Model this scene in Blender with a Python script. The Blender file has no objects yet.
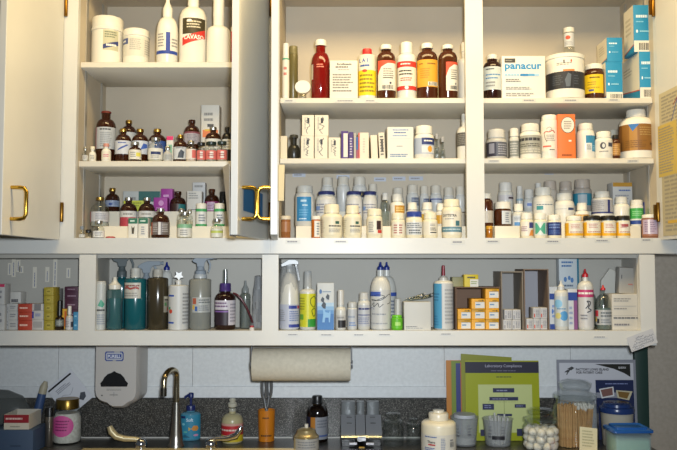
import bpy, math, random
from mathutils import Vector, Matrix
random.seed(7)
C = bpy.context.scene.collection
SC = bpy.context.scene
# ---------------------------------------------------------------- camera
F, D = 760.0, 2.166                      # focal length in pixels of the 677x450 frame; distance camera to cabinet fronts
PITCH = math.radians(3.24)
ZC = 1.467
cam = bpy.data.cameras.new('camera'); cam.sensor_width = 36; cam.lens = F/677*36; cam.clip_start = .02
camo = bpy.data.objects.new('camera', cam); C.objects.link(camo)
camo.location = (0, -D, ZC); camo.rotation_euler = (math.pi/2+PITCH, 0, 0)
SC.camera = camo
# ---------------------------------------------------------------- light
wd = bpy.data.worlds.new('world'); SC.world = wd; wd.use_nodes = True
wd.node_tree.nodes['Background'].inputs[0].default_value = (.80, .90, 1.0, 1)
wd.node_tree.nodes['Background'].inputs[1].default_value = .085
def area(name, loc, rot, sx, sy, power, col):
    l = bpy.data.lights.new(name, 'AREA'); l.shape = 'RECTANGLE'; l.size = sx; l.size_y = sy; l.energy = power; l.color = col
    o = bpy.data.objects.new(name, l); C.objects.link(o); o.location = loc; o.rotation_euler = rot
    return o
area('ceiling_light', (.1, -.52, 2.55), (math.radians(12), 0, 0), 1.6, .25, 23, (1, .74, .36))
fl = bpy.data.lights.new('camera_flash', 'SPOT'); fl.energy = 150; fl.color = (.88, .945, 1); fl.spot_size = math.radians(82); fl.spot_blend = 1; fl.shadow_soft_size = .035
flo = bpy.data.objects.new('camera_flash', fl); C.objects.link(flo); flo.location = (.05, -D, ZC+.07)
flo.rotation_euler = (math.radians(90+3), 0, 0)
SC.view_settings.view_transform = 'Standard'; SC.view_settings.look = 'None'; SC.view_settings.gamma = 1
SC.cycles.transparent_max_bounces = 32
SC.view_settings.use_curve_mapping = False; SC.view_settings.exposure = 0
# ---------------------------------------------------------------- unprojection: pixel + depth -> place
ct, st = math.cos(PITCH), math.sin(PITCH)
def W(px, py, Y):
    dx, dy = (px-338.5)/F, (225-py)/F
    s = (Y+D)/(ct-dy*st)
    return dx*s, ZC+s*(st+dy*ct)
def px_m(py, Y):
    return (Y+D)/(ct-(225-py)/F*st)/F
def WX(px, py, Y): return W(px, py, Y)[0]
def WZ(py, Y): return W(338.5, py, Y)[1]
# ---------------------------------------------------------------- materials
def lin(h):
    h = h.lstrip('#'); v = [int(h[i:i+2], 16)/255 for i in (0, 2, 4)]
    return tuple(c/12.92 if c <= .04045 else ((c+.055)/1.055)**2.4 for c in v)
MATS = {}
def mat(col, rough=.5, metal=0., trans=0., kind=''):
    key = (col, rough, metal, trans, kind)
    if key in MATS: return MATS[key]
    m = bpy.data.materials.new('%s %s' % (kind or 'paint', col)); m.use_nodes = True; nt = m.node_tree
    b = nt.nodes['Principled BSDF']; c = lin(col)+(1,)
    b.inputs['Base Color'].default_value = c; b.inputs['Roughness'].default_value = rough; b.inputs['Metallic'].default_value = metal
    if kind == 'glass':                   # thin clear wall: lets most of the light through, mirrors at grazing angles
        out = nt.nodes['Material Output']; t = nt.nodes.new('ShaderNodeBsdfTransparent'); t.inputs[0].default_value = c
        g = nt.nodes.new('ShaderNodeBsdfGlossy'); g.inputs[1].default_value = rough; g.inputs[0].default_value = (1, 1, 1, 1)
        fr = nt.nodes.new('ShaderNodeLayerWeight'); fr.inputs[0].default_value = .22
        mr = nt.nodes.new('ShaderNodeMapRange'); mr.inputs[3].default_value = .03; mr.inputs[4].default_value = .5
        nt.links.new(fr.outputs['Facing'], mr.inputs[0])
        mx = nt.nodes.new('ShaderNodeMixShader'); nt.links.new(mr.outputs[0], mx.inputs[0])
        nt.links.new(t.outputs[0], mx.inputs[1]); nt.links.new(g.outputs[0], mx.inputs[2]); nt.links.new(mx.outputs[0], out.inputs[0])
    elif kind == 'milky':                 # translucent plastic
        out = nt.nodes['Material Output']; t = nt.nodes.new('ShaderNodeBsdfTransparent'); t.inputs[0].default_value = (.95, .95, .95, 1)
        mx = nt.nodes.new('ShaderNodeMixShader'); mx.inputs[0].default_value = 1-trans
        nt.links.new(t.outputs[0], mx.inputs[1]); nt.links.new(b.outputs[0], mx.inputs[2]); nt.links.new(mx.outputs[0], out.inputs[0])
    elif kind:                            # surfaces with a grain
        tc = nt.nodes.new('ShaderNodeTexCoord'); n = nt.nodes.new('ShaderNodeTexNoise'); nt.links.new(tc.outputs['Object'], n.inputs['Vector'])
        cr = nt.nodes.new('ShaderNodeValToRGB'); nt.links.new(n.outputs[0], cr.inputs[0]); nt.links.new(cr.outputs[0], b.inputs['Base Color'])
        def ramp(stops):
            e = cr.color_ramp.elements
            while len(e) < len(stops): e.new(.5)
            for el, (p, h) in zip(e, stops): el.position = p; el.color = lin(h)+(1,)
        bump = nt.nodes.new('ShaderNodeBump'); bump.inputs['Distance'].default_value = .001; bump.inputs['Strength'].default_value = .15
        if kind == 'granite':
            n.inputs['Scale'].default_value = 360; n.inputs['Detail'].default_value = 3
            ramp([(.30, '#1c1c1b'), (.46, '#3a3936'), (.56, '#4c4a46'), (.68, '#8a877f')]); bump.inputs['Strength'].default_value = .02
        elif kind == 'enamel':
            n.inputs['Scale'].default_value = 3; n.inputs['Detail'].default_value = 4
            k = [max(0, int(col[i:i+2], 16)-9) for i in (1, 3, 5)]
            ramp([(.3, '#%02x%02x%02x' % tuple(k)), (.6, col)])
        elif kind == 'board':
            n.inputs['Scale'].default_value = 90; n.inputs['Detail'].default_value = 5
            k = [max(0, int(col[i:i+2], 16)-9) for i in (1, 3, 5)]
            ramp([(.35, '#%02x%02x%02x' % tuple(k)), (.65, col)])
        elif kind == 'cotton':
            n.inputs['Scale'].default_value = 120; ramp([(.3, '#cfcabd'), (.7, col)]); bump.inputs['Strength'].default_value = .6
        elif kind == 'wood':
            n.inputs['Scale'].default_value = 60; ramp([(.3, '#b98a55'), (.7, col)])
        nt.links.new(n.outputs[0], bump.inputs['Height']); nt.links.new(bump.outputs[0], b.inputs['Normal'])
    MATS[key] = m; return m
def P(col, r=.5): return mat(col, r)                      # paper, plain plastic
PAL = dict(white='#dedcd2', cream='#e0d9c0', grey='#b4b4b0', milky='#c6c7c2', amber='#3a1a0c', brown='#4a2a15', black='#161616', navy='#1d2a63', red='#a81c1c', green='#2f9a45')
def PL(col, r=.32): return mat(PAL.get(col, col), r)
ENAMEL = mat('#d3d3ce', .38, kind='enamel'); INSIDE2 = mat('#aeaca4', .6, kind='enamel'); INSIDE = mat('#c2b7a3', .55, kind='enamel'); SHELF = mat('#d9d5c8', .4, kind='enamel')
BRASS = mat('#c09a3e', .22, 1.); CHROME = mat('#c9c9cb', .12, 1.); STEEL = mat('#a7a39a', .28, 1.); SILVER = mat('#bdbdb8', .3, 1.); GOLDC = mat('#b9964a', .3, 1.)
GLASS = mat('#f8faf9', .03, kind='glass'); PGLASS = mat('#e2e6e4', .12, kind='glass')
AMBER = mat('#34170b', .09); AMBER2 = mat('#472310', .12)
# ---------------------------------------------------------------- mesh builder
class MB:
    def __init__(s): s.v = []; s.f = []; s.m = []; s.mats = []
    def mi(s, m):
        if m not in s.mats: s.mats.append(m)
        return s.mats.index(m)
    def add(s, vs, fs, m):
        k = len(s.v); i = s.mi(m); s.v += [tuple(v) for v in vs]; s.f += [tuple(k+a for a in f) for f in fs]; s.m += [i]*len(fs); return s
    def box(s, x0, x1, y0, y1, z0, z1, m, b=0.):
        if b <= 0:
            vs = [(x, y, z) for z in (z0, z1) for y in (y0, y1) for x in (x0, x1)]
            return s.add(vs, [(0, 2, 3, 1), (4, 5, 7, 6), (0, 1, 5, 4), (2, 6, 7, 3), (0, 4, 6, 2), (1, 3, 7, 5)], m)
        pr = []
        for (ax, ay, a0) in ((x1-b, y1-b, 0), (x0+b, y1-b, 90), (x0+b, y0+b, 180), (x1-b, y0+b, 270)):
            for k in range(3): a = math.radians(a0+45*k); pr.append((ax+b*math.cos(a), ay+b*math.sin(a)))
        cx, cy = (x0+x1)/2, (y0+y1)/2; n = len(pr)
        def ring(z, ins): return [(cx+(x-cx)*(1-ins/(x1-x0)*2), cy+(y-cy)*(1-ins/(y1-y0)*2), z) for x, y in pr]
        vs = ring(z0, b*.7)+ring(z0+b*.7, 0)+ring(z1-b*.7, 0)+ring(z1, b*.7)
        fs = [tuple(reversed(range(n))), tuple(range(3*n, 4*n))]+[(r*n+k, r*n+(k+1) % n, (r+1)*n+(k+1) % n, (r+1)*n+k) for r in range(3) for k in range(n)]
        return s.add(vs, fs, m)
    def lathe(s, prof, m, c=(0, 0, 0), seg=26, dy=1., dx=1.):
        n = seg; vs = []; fs = []
        for r, z in prof:
            vs += [(c[0]+dx*r*math.cos(2*math.pi*k/n), c[1]+dy*r*math.sin(2*math.pi*k/n), c[2]+z) for k in range(n)]
        for i in range(len(prof)-1):
            fs += [(i*n+k, i*n+(k+1) % n, (i+1)*n+(k+1) % n, (i+1)*n+k) for k in range(n)]
        if prof[0] == prof[-1]: return s.add(vs, fs, m)
        if prof[0][0] > 0: fs.append(tuple(reversed(range(n))))
        if prof[-1][0] > 0: fs.append(tuple(range((len(prof)-1)*n, len(prof)*n)))
        return s.add(vs, fs, m)
    def tube(s, path, r, m, seg=10, closed=False):
        pts = [Vector(p) for p in path]; n = len(pts); rs = r if isinstance(r, (list, tuple)) else [r]*n
        vs = []; fs = []; u = None
        for i, p in enumerate(pts):
            a = pts[(i-1) % n] if closed or i else p; b = pts[(i+1) % n] if closed or i < n-1 else p
            t = (b-a).normalized()
            if u is None: u = t.cross(Vector((.13, .2, .97)) if abs(t.z) < .9 else Vector((1, .1, 0)))
            u = (u-t*u.dot(t)).normalized(); w = t.cross(u)
            vs += [p+rs[i]*(u*math.cos(2*math.pi*k/seg)+w*math.sin(2*math.pi*k/seg)) for k in range(seg)]
        for i in range(n if closed else n-1):
            j = (i+1) % n
            fs += [(i*seg+k, i*seg+(k+1) % seg, j*seg+(k+1) % seg, j*seg+k) for k in range(seg)]
        if not closed: fs += [tuple(reversed(range(seg))), tuple(range((n-1)*seg, n*seg))]
        return s.add(vs, fs, m)
    def prism(s, poly, y0, y1, m, axis='y'):
        n = len(poly)
        if axis == 'y': vs = [(x, y0, z) for x, z in poly]+[(x, y1, z) for x, z in poly]
        elif axis == 'z': vs = [(x, z, y0) for x, z in poly]+[(x, z, y1) for x, z in poly]
        else: vs = [(y0, x, z) for x, z in poly]+[(y1, x, z) for x, z in poly]
        return s.add(vs, [tuple(range(n)), tuple(reversed(range(n, 2*n)))]+[(k, n+k, n+(k+1) % n, (k+1) % n) for k in range(n)], m)
    def build(s, name, parent=None, smooth=40, loc=None, bevel=0):
        me = bpy.data.meshes.new(name); me.from_pydata(s.v, [], s.f)
        for m in s.mats: me.materials.append(m)
        me.polygons.foreach_set('material_index', s.m)
        if smooth:
            me.polygons.foreach_set('use_smooth', [True]*len(me.polygons)); me.update(); me.set_sharp_from_angle(angle=math.radians(smooth))
        me.update(); o = bpy.data.objects.new(name, me); C.objects.link(o)
        if parent: o.parent = parent
        if loc: o.location = loc
        if bevel:
            bm = o.modifiers.new('edge', 'BEVEL'); bm.width = bevel; bm.segments = 2; bm.limit_method = 'ANGLE'
        return o
def tag(o, label, cat, g=None):
    o['label'] = label; o['category'] = cat
    if g: o['group'] = g
    return o
def empty(name, loc=(0, 0, 0), rz=0):
    o = bpy.data.objects.new(name, None); C.objects.link(o); o.location = loc; o.rotation_euler = (0, 0, rz); o.empty_display_size = .02; return o
def struct(name, mb, **k):
    o = mb.build(name, **k); o['kind'] = 'structure'; return o
# ---------------------------------------------------------------- printing on labels
GL = {}
def glyphs(t, bold=False):
    k = (t, bold)
    if k not in GL:
        cu = bpy.data.curves.new('t', 'FONT'); cu.body = t; cu.resolution_u = 2; cu.offset = .03 if bold else 0
        o = bpy.data.objects.new('t', cu); me = o.to_mesh()
        vs = [(v.co.x, v.co.y) for v in me.vertices]; fs = [tuple(p.vertices) for p in me.polygons]
        o.to_mesh_clear(); bpy.data.objects.remove(o); bpy.data.curves.remove(cu)
        x0 = min(v[0] for v in vs); x1 = max(v[0] for v in vs); hh = max(v[1] for v in vs) or 1
        GL[k] = ([((x-x0)/hh, y/hh) for x, y in vs], fs, (x1-x0)/hh)
    return GL[k]
RN = random.Random(3)
def spline(p):
    if len(p) < 3: return p
    q = [p[0]]+list(p)+[p[-1]]; out = []
    for a, b, c, d in zip(q, q[1:], q[2:], q[3:]):
        for t in (0, .25, .5, .75): out.append(tuple(.5*(2*b[i]+(c[i]-a[i])*t+(2*a[i]-5*b[i]+4*c[i]-d[i])*t*t+(3*b[i]-a[i]-3*c[i]+d[i])*t**3) for i in (0, 1)))
    return out+[p[-1]]
def clip(pts, c, sg):
    out = []
    for i, (u, v) in enumerate(pts):
        pu, pv = pts[i-1]; a, b = (u-c)*sg >= 0, (pu-c)*sg >= 0
        if a != b: t = (c-pu)/(u-pu); out.append((c, pv+(v-pv)*t))
        if a: out.append((u, v))
    return out
def paint(mb, design, fmap, asp, nseg):
    """fmap(u, v, layer) -> point; asp = width/height of the label; nseg = slices across the full width"""
    for i, e in enumerate(design):
        k, L = e[0], i+1
        def rect(u0, v0, u1, v1, m, L=L):
            n = max(1, int(math.ceil((u1-u0)*nseg)))
            vs = []; fs = []
            for j in range(n+1):
                u = u0+(u1-u0)*j/n; vs += [fmap(u, v0, L), fmap(u, v1, L)]
            for j in range(n): fs.append((2*j, 2*j+2, 2*j+3, 2*j+1))
            mb.add(vs, fs, m)
        if k == 'r': rect(*e[1:5], P(e[5]))
        elif k in ('t', 'tb', 'tv'):      # text, bold text, vertical text: string, centre u, v, height (of label height), colour, max width
            g, fs, w = glyphs(e[1], k != 't'); h = e[4]; wu = w*h/asp; m = P(e[5])
            if k == 'tv':
                wv = w*h; sc = min(1, (e[6] if len(e) > 6 else 1)/wv)
                vs = [fmap(e[2]-(y-.5)*h/asp, e[3]+(x-w/2)*h*sc, L) for x, y in g]
            else:
                sc = (e[6] if len(e) > 6 else .96)/wu; sc = sc if len(e) > 7 else min(1., sc)
                vs = [fmap(e[2]+(x-w/2)*h/asp*sc, e[3]+(y-.5)*h, L) for x, y in g]
            mb.add(vs, fs, m)
        elif k == 'l':                    # n lines of small print: u0 v0 u1 v1 n colour
            u0, v0, u1, v1, n = e[1:6]; m = P(e[6]); dv = (v1-v0)/n
            for j in range(n):
                v = v1-(j+.5)*dv; u = u0; end = u1-RN.random()*.25*(u1-u0)
                while u < end-.01:
                    w = min((.08+.14*RN.random())*max(u1-u0, .3), end-u); rect(u, v-dv*.24, u+w*.86, v+dv*.24, m); u += w
        elif k == 'b':                    # bar code
            u0, v0, u1, v1 = e[1:5]; u = u0
            while u < u1: w = (u1-u0)*(.02+.05*RN.random()); rect(u, v0, min(u+w, u1), v1, P('#222222')); u += w+(u1-u0)*(.02+.04*RN.random())
        elif k in 'cp':
            pts = e[1] if k == 'p' else [(e[1]+e[3]*math.cos(2*math.pi*j/18), e[2]+e[4]*math.sin(2*math.pi*j/18)) for j in range(18)]
            m = P(e[2] if k == 'p' else e[5]); lo = min(p[0] for p in pts); hi = max(p[0] for p in pts); n = max(1, int(math.ceil((hi-lo)*nseg))) if nseg > 1 else 1
            for j in range(n):
                q = clip(clip(pts, lo+(hi-lo)*j/n, 1), lo+(hi-lo)*(j+1)/n, -1) if n > 1 else pts
                if len(q) > 2: mb.add([fmap(u, v, L) for u, v in q], [tuple(range(len(q)))], m)
        elif k == 's':                    # pen stroke through points: [(u,v)..], width, colour
            pts = spline(e[1]); w = e[2]
            for (a, b), (c, d) in zip(pts, pts[1:]):
                l = math.hypot((c-a)*asp, d-b) or 1; nx, ny = -(d-b)/l*w/asp, (c-a)*asp/l*w
                mb.add([fmap(a-nx, b-ny, L), fmap(c-nx, d-ny, L), fmap(c+nx, d+ny, L), fmap(a+nx, b+ny, L)], [(0, 1, 2, 3)], P(e[3]))
LAY = .00014
def cyl_label(par, R, z0, z1, col, design, a0=-95, a1=95, dy=1., rough=.45, name='label', base=True):
    a0, a1 = math.radians(a0), math.radians(a1)
    def fmap(u, v, L):
        a = a0+(a1-a0)*u; r = R+.0003+L*LAY
        return (r*math.sin(a), -r*math.cos(a)*dy, z0+(z1-z0)*v)
    mb = MB(); n = max(6, int((a1-a0)/math.radians(9)))
    if base:
        vs = []; fs = []
        for j in range(n+1): vs += [fmap(j/n, 0, 0), fmap(j/n, 1, 0)]
        for j in range(n): fs.append((2*j, 2*j+2, 2*j+3, 2*j+1))
        mb.add(vs, fs, mat(col, rough))
    paint(mb, design, fmap, R*(a1-a0)/(z1-z0), n)
    return mb.build(name, par, smooth=60)
def flat_label(par, o, ux, vy, w, h, design, name='label', col=None, mb=None):
    """o: lower left corner; ux, vy: unit vectors; the print lies on the side their cross product points to"""
    o, ux, vy = Vector(o), Vector(ux), Vector(vy); nn = ux.cross(vy)
    fmap = lambda u, v, L: o+ux*(u*w)+vy*(v*h)+nn*(.0003+L*LAY)
    mb2 = mb or MB()
    d = ([('r', 0, 0, 1, 1, col)] if col else [])+list(design)
    paint(mb2, d, fmap, w/h, 1)
    return None if mb else mb2.build(name, par, smooth=0)
# ---------------------------------------------------------------- the setting
YW = .285                                # wall plane
CTZ = WZ(438, YW-.02)                    # counter top
TOPZ = WZ(-32, 0); LEDGE_T = WZ(238, .005); LEDGE_B = WZ(253.6, 0)
PX = lambda p: WX(p, 238, 0)
struct('wall_back', MB().box(-2.6, 2.6, YW, YW+.1, 0, 2.62, mat('#b3a99b', .8, kind='board')), smooth=0)
struct('floor', MB().box(-2.6, 2.6, -3.6, YW, -.05, 0, mat('#8a8478', .6, kind='board')), smooth=0)
struct('ceiling', MB().box(-2.6, 2.6, -1.6, YW, 2.62, 2.7, mat('#d8d4c8', .9)), smooth=0)
# pale wall boards under the cabinets, rail, green edge strip
mb = MB(); zr0, zr1 = WZ(398, YW-.012), WZ(386.5, YW-.012)
seams = [-1.6, WX(59, 370, YW), WX(193, 370, YW), WX(444, 370, YW), WX(570, 370, YW), WX(632.5, 370, YW)]
PANEL = mat('#dde0e0', .45, kind='board')
for a, b in zip(seams, seams[1:]): mb.box(a+.0007, b-.0007, YW-.006, YW-.0002, zr1-.03, LEDGE_B-.02, PANEL)
struct('trim_1', mb, smooth=0)
struct('trim_2', MB().box(-1.6, seams[-1], YW-.013, YW-.0062, zr0-.02, zr1, mat('#e2e5e6', .4, kind='board'), .002))
struct('trim_3', MB().box(seams[-1]+.001, WX(648.5, 370, YW-.02), YW-.02, YW-.0002, CTZ+.002, LEDGE_B-.02, mat('#1f3a33', .5), .002))
# ---------------------------------------------------------------- upper cabinets
def shelf_standard(par, x, y, z0, z1):
    MB().box(x, x+.0025, y-.008, y+.008, z0, z1, mat('#b9b6ae', .35, .6)).build('shelf_standard', par, smooth=0)
CB = .272                                # inner back
XS = {'s0a': PX(-95), 's0b': PX(-80), 's1a': PX(59.5), 's1b': PX(74), 's2a': PX(262), 's2b': PX(278.4), 's3a': PX(467.2), 's3b': PX(485), 's4a': PX(660.5), 's4b': PX(679)}
zA1, zA2 = WZ(62, .03), WZ(161, .03); zM1, zM2 = WZ(98, .03), WZ(158.3, .03)
mid12 = (XS['s2a']+XS['s2b'])/2
def cabinet(name, label, x0, x1, stiles, shelves, ends):
    r = empty(name, (0, 0, 0)); tag(r, label, 'cabinet')
    mb = MB()
    mb.box(x0, x1, CB, CB+.006, LEDGE_B, TOPZ, INSIDE)
    mb.box(x0, x1, .018, CB, LEDGE_T-.018, LEDGE_T, SHELF); mb.box(x0, x1, .018, CB, TOPZ-.02, TOPZ, INSIDE)
    for e in ends: mb.box(e, e+.012, .018, CB, LEDGE_T, TOPZ-.02, INSIDE)
    mb.build('carcass', r, smooth=0)
    mb = MB(); mb.box(x0, x1, 0, .018, LEDGE_B, LEDGE_T, ENAMEL); mb.box(x0, x1, 0, .018, WZ(-27, 0), TOPZ, ENAMEL)
    for a, b in stiles: mb.box(a, b, 0, .018, LEDGE_T, WZ(-27, 0), ENAMEL)
    mb.build('face_frame', r, smooth=0)
    for a, b, z, t in shelves: MB().box(a, b, .03, CB-.001, z-t, z, SHELF, .0015).build('shelf', r)
    return r
TH = .0168
cabL = cabinet('wall_cabinet', 'white painted wall cabinet of brown injection bottles, two doors standing open', XS['s0a'], mid12,
    [(XS['s0a'], XS['s0b']), (XS['s1a'], XS['s1b']), (XS['s2a'], mid12)],
    [(XS['s1a']+.013, XS['s2a']-.001, zA1, TH), (XS['s1a']+.013, XS['s2a']-.001, zA2, TH), (XS['s0b'], XS['s1a']-.001, WZ(15, .03), TH), (XS['s0b'], XS['s1a']-.001, WZ(158, .03), TH)],
    [XS['s0a'], XS['s1b']-.012, XS['s2a']+.001])
cabR = cabinet('wall_cabinet', 'white painted wall cabinet of pill bottles with a bare stile in its middle', mid12+.0004, XS['s4b'],
    [(mid12+.0004, XS['s2b']), (XS['s3a'], XS['s3b']), (XS['s4a'], XS['s4b'])],
    [(XS['s2b']+.001, XS['s4a']-.001, zM1, .0155), (XS['s2b']+.001, XS['s4a']-.001, zM2, .0155)],
    [XS['s2b']-.012, XS['s4a']])
# the cabinet run goes on past the open right-hand door
MB().box(XS['s4b']+.0004, XS['s4b']+.45, 0, CB, LEDGE_B, TOPZ, ENAMEL, .002).build('side_case', cabR)
for y in (.075, .225): shelf_standard(cabL, XS['s1b']+.0002, y, LEDGE_T+.003, TOPZ-.03); shelf_standard(cabR, XS['s4a']-.0028, y, LEDGE_T+.003, TOPZ-.03)
DOORS = {}
def door(par, hinge, near, side, handle=None, w=.355, papers=()):
    """hinge: pixel of the visible face at the hinge; near: its pixel at the free edge; side: +1 if the visible face looks to +X, the slab lies behind it"""
    xh = WX(hinge, 240, -.004); yn = -.352; xn = WX(near, 240, yn); d = Vector((xn-xh, yn, 0)).normalized()
    n = Vector((-d.y, d.x, 0)); n = n if n.x*side > 0 else -n
    z0, z1 = WZ(240.2, 0), WZ(-29, 0)
    o = Vector((xh, -.004, 0))
    mb = MB(); pts = [o, o+d*w, o+d*w-n*.0175, o-n*.0175]
    mb.prism([(p.x, p.y) for p in pts], z0, z1, ENAMEL, 'z'); dr = mb.build('door', par, smooth=0, bevel=.0015)
    DOORS[round(near, 1)] = (o, d, n, w)
    for py in (212, 6):
        z = WZ(py, -.01); c = o-d*.002+n*.004
        h = MB().lathe([(.0045, -.028), (.0055, -.024), (.0055, .024), (.0045, .028)], mat('#7d5a22', .3, 1.), (c.x, c.y, z), 10)
        h.box(c.x-.011, c.x-.001, c.y+.002, c.y+.006, z-.022, z+.022, mat('#6a4c20', .35, 1.)); h.build('hinge', dr)
    if handle:
        hs, out = handle; zc0, zc1 = WZ(219, -.31), WZ(187.5, -.31); m = n*hs; b = o+d*(w-.045)+(Vector() if hs*side*n.x*side > 0 else Vector())
        if hs < 0: b = b-n*.0175
        path = []
        for (t, z) in ((0, zc0), (.6, zc0), (.86, zc0+.002), (1, zc0+.011), (1, (zc0+zc1)/2), (1, zc1-.011), (.86, zc1-.002), (.6, zc1), (0, zc1)):
            p = b+m*(out*t); path.append((p.x, p.y, z))
        MB().tube(path, .0048, BRASS, 10).build('handle', dr)
    return dr
dL = door(cabL, 59.5, 2.6, 1, (1, .038))
dC = door(cabL, 268.3, 237.6, 1, (1, .036))
dM = door(cabR, 271.6, 270.4, -1, (1, .031))     # its outer face looks to -X, towards its neighbour
dR = door(cabR, 660.5, 727, -1)
# blue sticker on the door face between the two middle handles
o, d, n, w = DOORS[237.6]
a = o+d*.30; z0 = WZ(213.5, -.2); flat_label(dC, (a+n*.0002+Vector((0, 0, z0))), -d, (0, 0, 1), .22, .062, [('r', 0, 0, 1, 1, '#1b6496')], 'sticker')
# ---------------------------------------------------------------- open shelf unit hung below
UY = .135
UB = WZ(345.4, 0); UT = WZ(330.4, .01)
PX2 = lambda p: WX(p, 300, 0)
u = empty('wall_shelf', (0, 0, 0)); tag(u, 'long open white shelf of pigeonholes hung below the wall cabinets', 'shelf')
mb = MB(); ux0, ux1 = PX2(-95), PX2(655.6)
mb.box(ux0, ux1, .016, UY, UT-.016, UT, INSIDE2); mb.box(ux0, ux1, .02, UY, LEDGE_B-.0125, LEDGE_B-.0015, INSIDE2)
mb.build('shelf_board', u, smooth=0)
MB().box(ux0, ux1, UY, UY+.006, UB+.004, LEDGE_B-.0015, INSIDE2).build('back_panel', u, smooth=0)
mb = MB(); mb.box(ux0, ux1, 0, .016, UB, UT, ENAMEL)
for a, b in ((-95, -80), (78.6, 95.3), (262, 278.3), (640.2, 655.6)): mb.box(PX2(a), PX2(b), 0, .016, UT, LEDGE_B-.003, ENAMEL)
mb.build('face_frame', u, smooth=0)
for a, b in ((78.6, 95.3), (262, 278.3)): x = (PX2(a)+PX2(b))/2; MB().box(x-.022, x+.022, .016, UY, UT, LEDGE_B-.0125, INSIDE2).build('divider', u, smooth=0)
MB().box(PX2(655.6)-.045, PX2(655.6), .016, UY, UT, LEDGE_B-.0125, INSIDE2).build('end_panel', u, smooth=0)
# ---------------------------------------------------------------- counter, backsplash, sink
GR = mat('#444444', .3, kind='granite')
ct_ = empty('countertop', (0, 0, CTZ)); tag(ct_, 'dark speckled stone countertop with a matching low backsplash', 'countertop')
cx1 = WX(655, 450, .12); sx0, sx1, sy0, sy1 = WX(86, 449, .125), WX(300, 449, .125), -.30, .105
mb = MB()
mb.box(-1.6, sx0+.01, -.36, YW-.001, -.035, 0, GR); mb.box(sx1-.01, cx1, -.36, YW-.001, -.035, 0, GR)
mb.box(sx0+.01, sx1-.01, sy1-.012, YW-.001, -.035, 0, GR); mb.box(sx0+.01, sx1-.01, -.36, sy0+.01, -.035, 0, GR); mb.build('slab', ct_, smooth=0)
MB().box(-1.6, WX(634, 420, YW), YW-.022, YW-.0135, .0005, WZ(398, YW-.022)-CTZ, GR, .0015).build('backsplash', ct_)
MB().box(-1.6, WX(634, 420, YW), YW-.0265, YW-.0222, .0005, .0042, mat('#c9c7c0', .35)).build('sealant_line', ct_, smooth=0)
sk = empty('kitchen_sink', (0, 0, CTZ)); tag(sk, 'cream enamelled sink set into the dark counter below the faucet', 'sink')
CR = mat('#c8ba8c', .2); mb = MB()
t = .006; mb.box(sx0, sx1, sy1-.055, sy1, .0005, t, CR); mb.box(sx0, sx0+.03, sy0, sy1-.055, .0005, t, CR); mb.box(sx1-.03, sx1, sy0, sy1-.055, .0005, t, CR); mb.box(sx0+.03, sx1-.03, sy0, sy0+.03, .0005, t, CR); mb.build('rim', sk, smooth=0)
mb = MB(); bx0, bx1, by0, by1 = sx0+.03, sx1-.03, sy0+.03, sy1-.055
for q in ((bx0-.004, bx0, by0, by1), (bx1, bx1+.004, by0, by1), (bx0, bx1, by0-.004, by0), (bx0, bx1, by1, by1+.004)): mb.box(q[0], q[1], q[2], q[3], -.17, .0004, CR)
mb.box(bx0, bx1, by0, by1, -.176, -.17, CR); mb.build('basin', sk, smooth=0)
# ---------------------------------------------------------------- stepped risers on the cabinet floors
STEP1, STEP2 = LEDGE_T+.038, LEDGE_T+.088
def riser(label, a, b):
    m = mat('#dcd6c4', .55); x0, x1 = WX(a, 225, .09), WX(b, 225, .09); mb = MB()
    mb.prism([(.084, LEDGE_T+.0004), (CB-.003, LEDGE_T+.0004), (CB-.003, STEP2), (.16, STEP2), (.16, STEP1), (.084, STEP1)], x0, x1, m, 'x')
    return tag(mb.build('shelf_riser', smooth=0, bevel=.001), label, 'riser', 'stepped risers on the cabinet floors')
riser('cream two-step riser under the brown bottles in the cabinet with two open doors', 99, 255)
riser('cream two-step riser under pill bottles beside the open middle doors', 296, 466)
riser('cream two-step riser under pill bottles beyond the bare middle stile', 489, 640)
# ---------------------------------------------------------------- shelves by key: height, front limit
E3 = .0003
SH = {'a1': (zA1+E3, .03), 'a2': (zA2+E3, .03), 'a3': (LEDGE_T+E3, .004), 'm1': (zM1+E3, .03), 'm2': (zM2+E3, .03), 'm3': (LEDGE_T+E3, .004),
      's1': (STEP1+E3, .085), 's2': (STEP2+E3, .161), 'u': (UT+E3, .012), 'ct': (CTZ+.0006, .03)}
def gran(py):                             # depth at which the counter shows at this pixel row
    dy = (225-py)/F; return (CTZ-ZC)/(st+dy*ct)*(ct-dy*st)-D
PRE = {  # cap width, cap px, neck width, neck px, shoulder px
 'pill': (.72, 7, .62, 1, 4), 'jar': (.88, 6, .8, .6, 1.5), 'vial': (.42, 3, .36, 3, 7), 'vialw': (.62, 3, .48, 2.5, 3), 'sauce': (.62, 5, .46, 7, 7),
 'cyl': (.96, 5, .9, .4, .6), 'rx': (1.04, 3.5, .92, .4, .3), 'lotion': (.42, 8, .3, 6, 12), 'tub': (1.04, 6, .98, .3, .3)}
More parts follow.
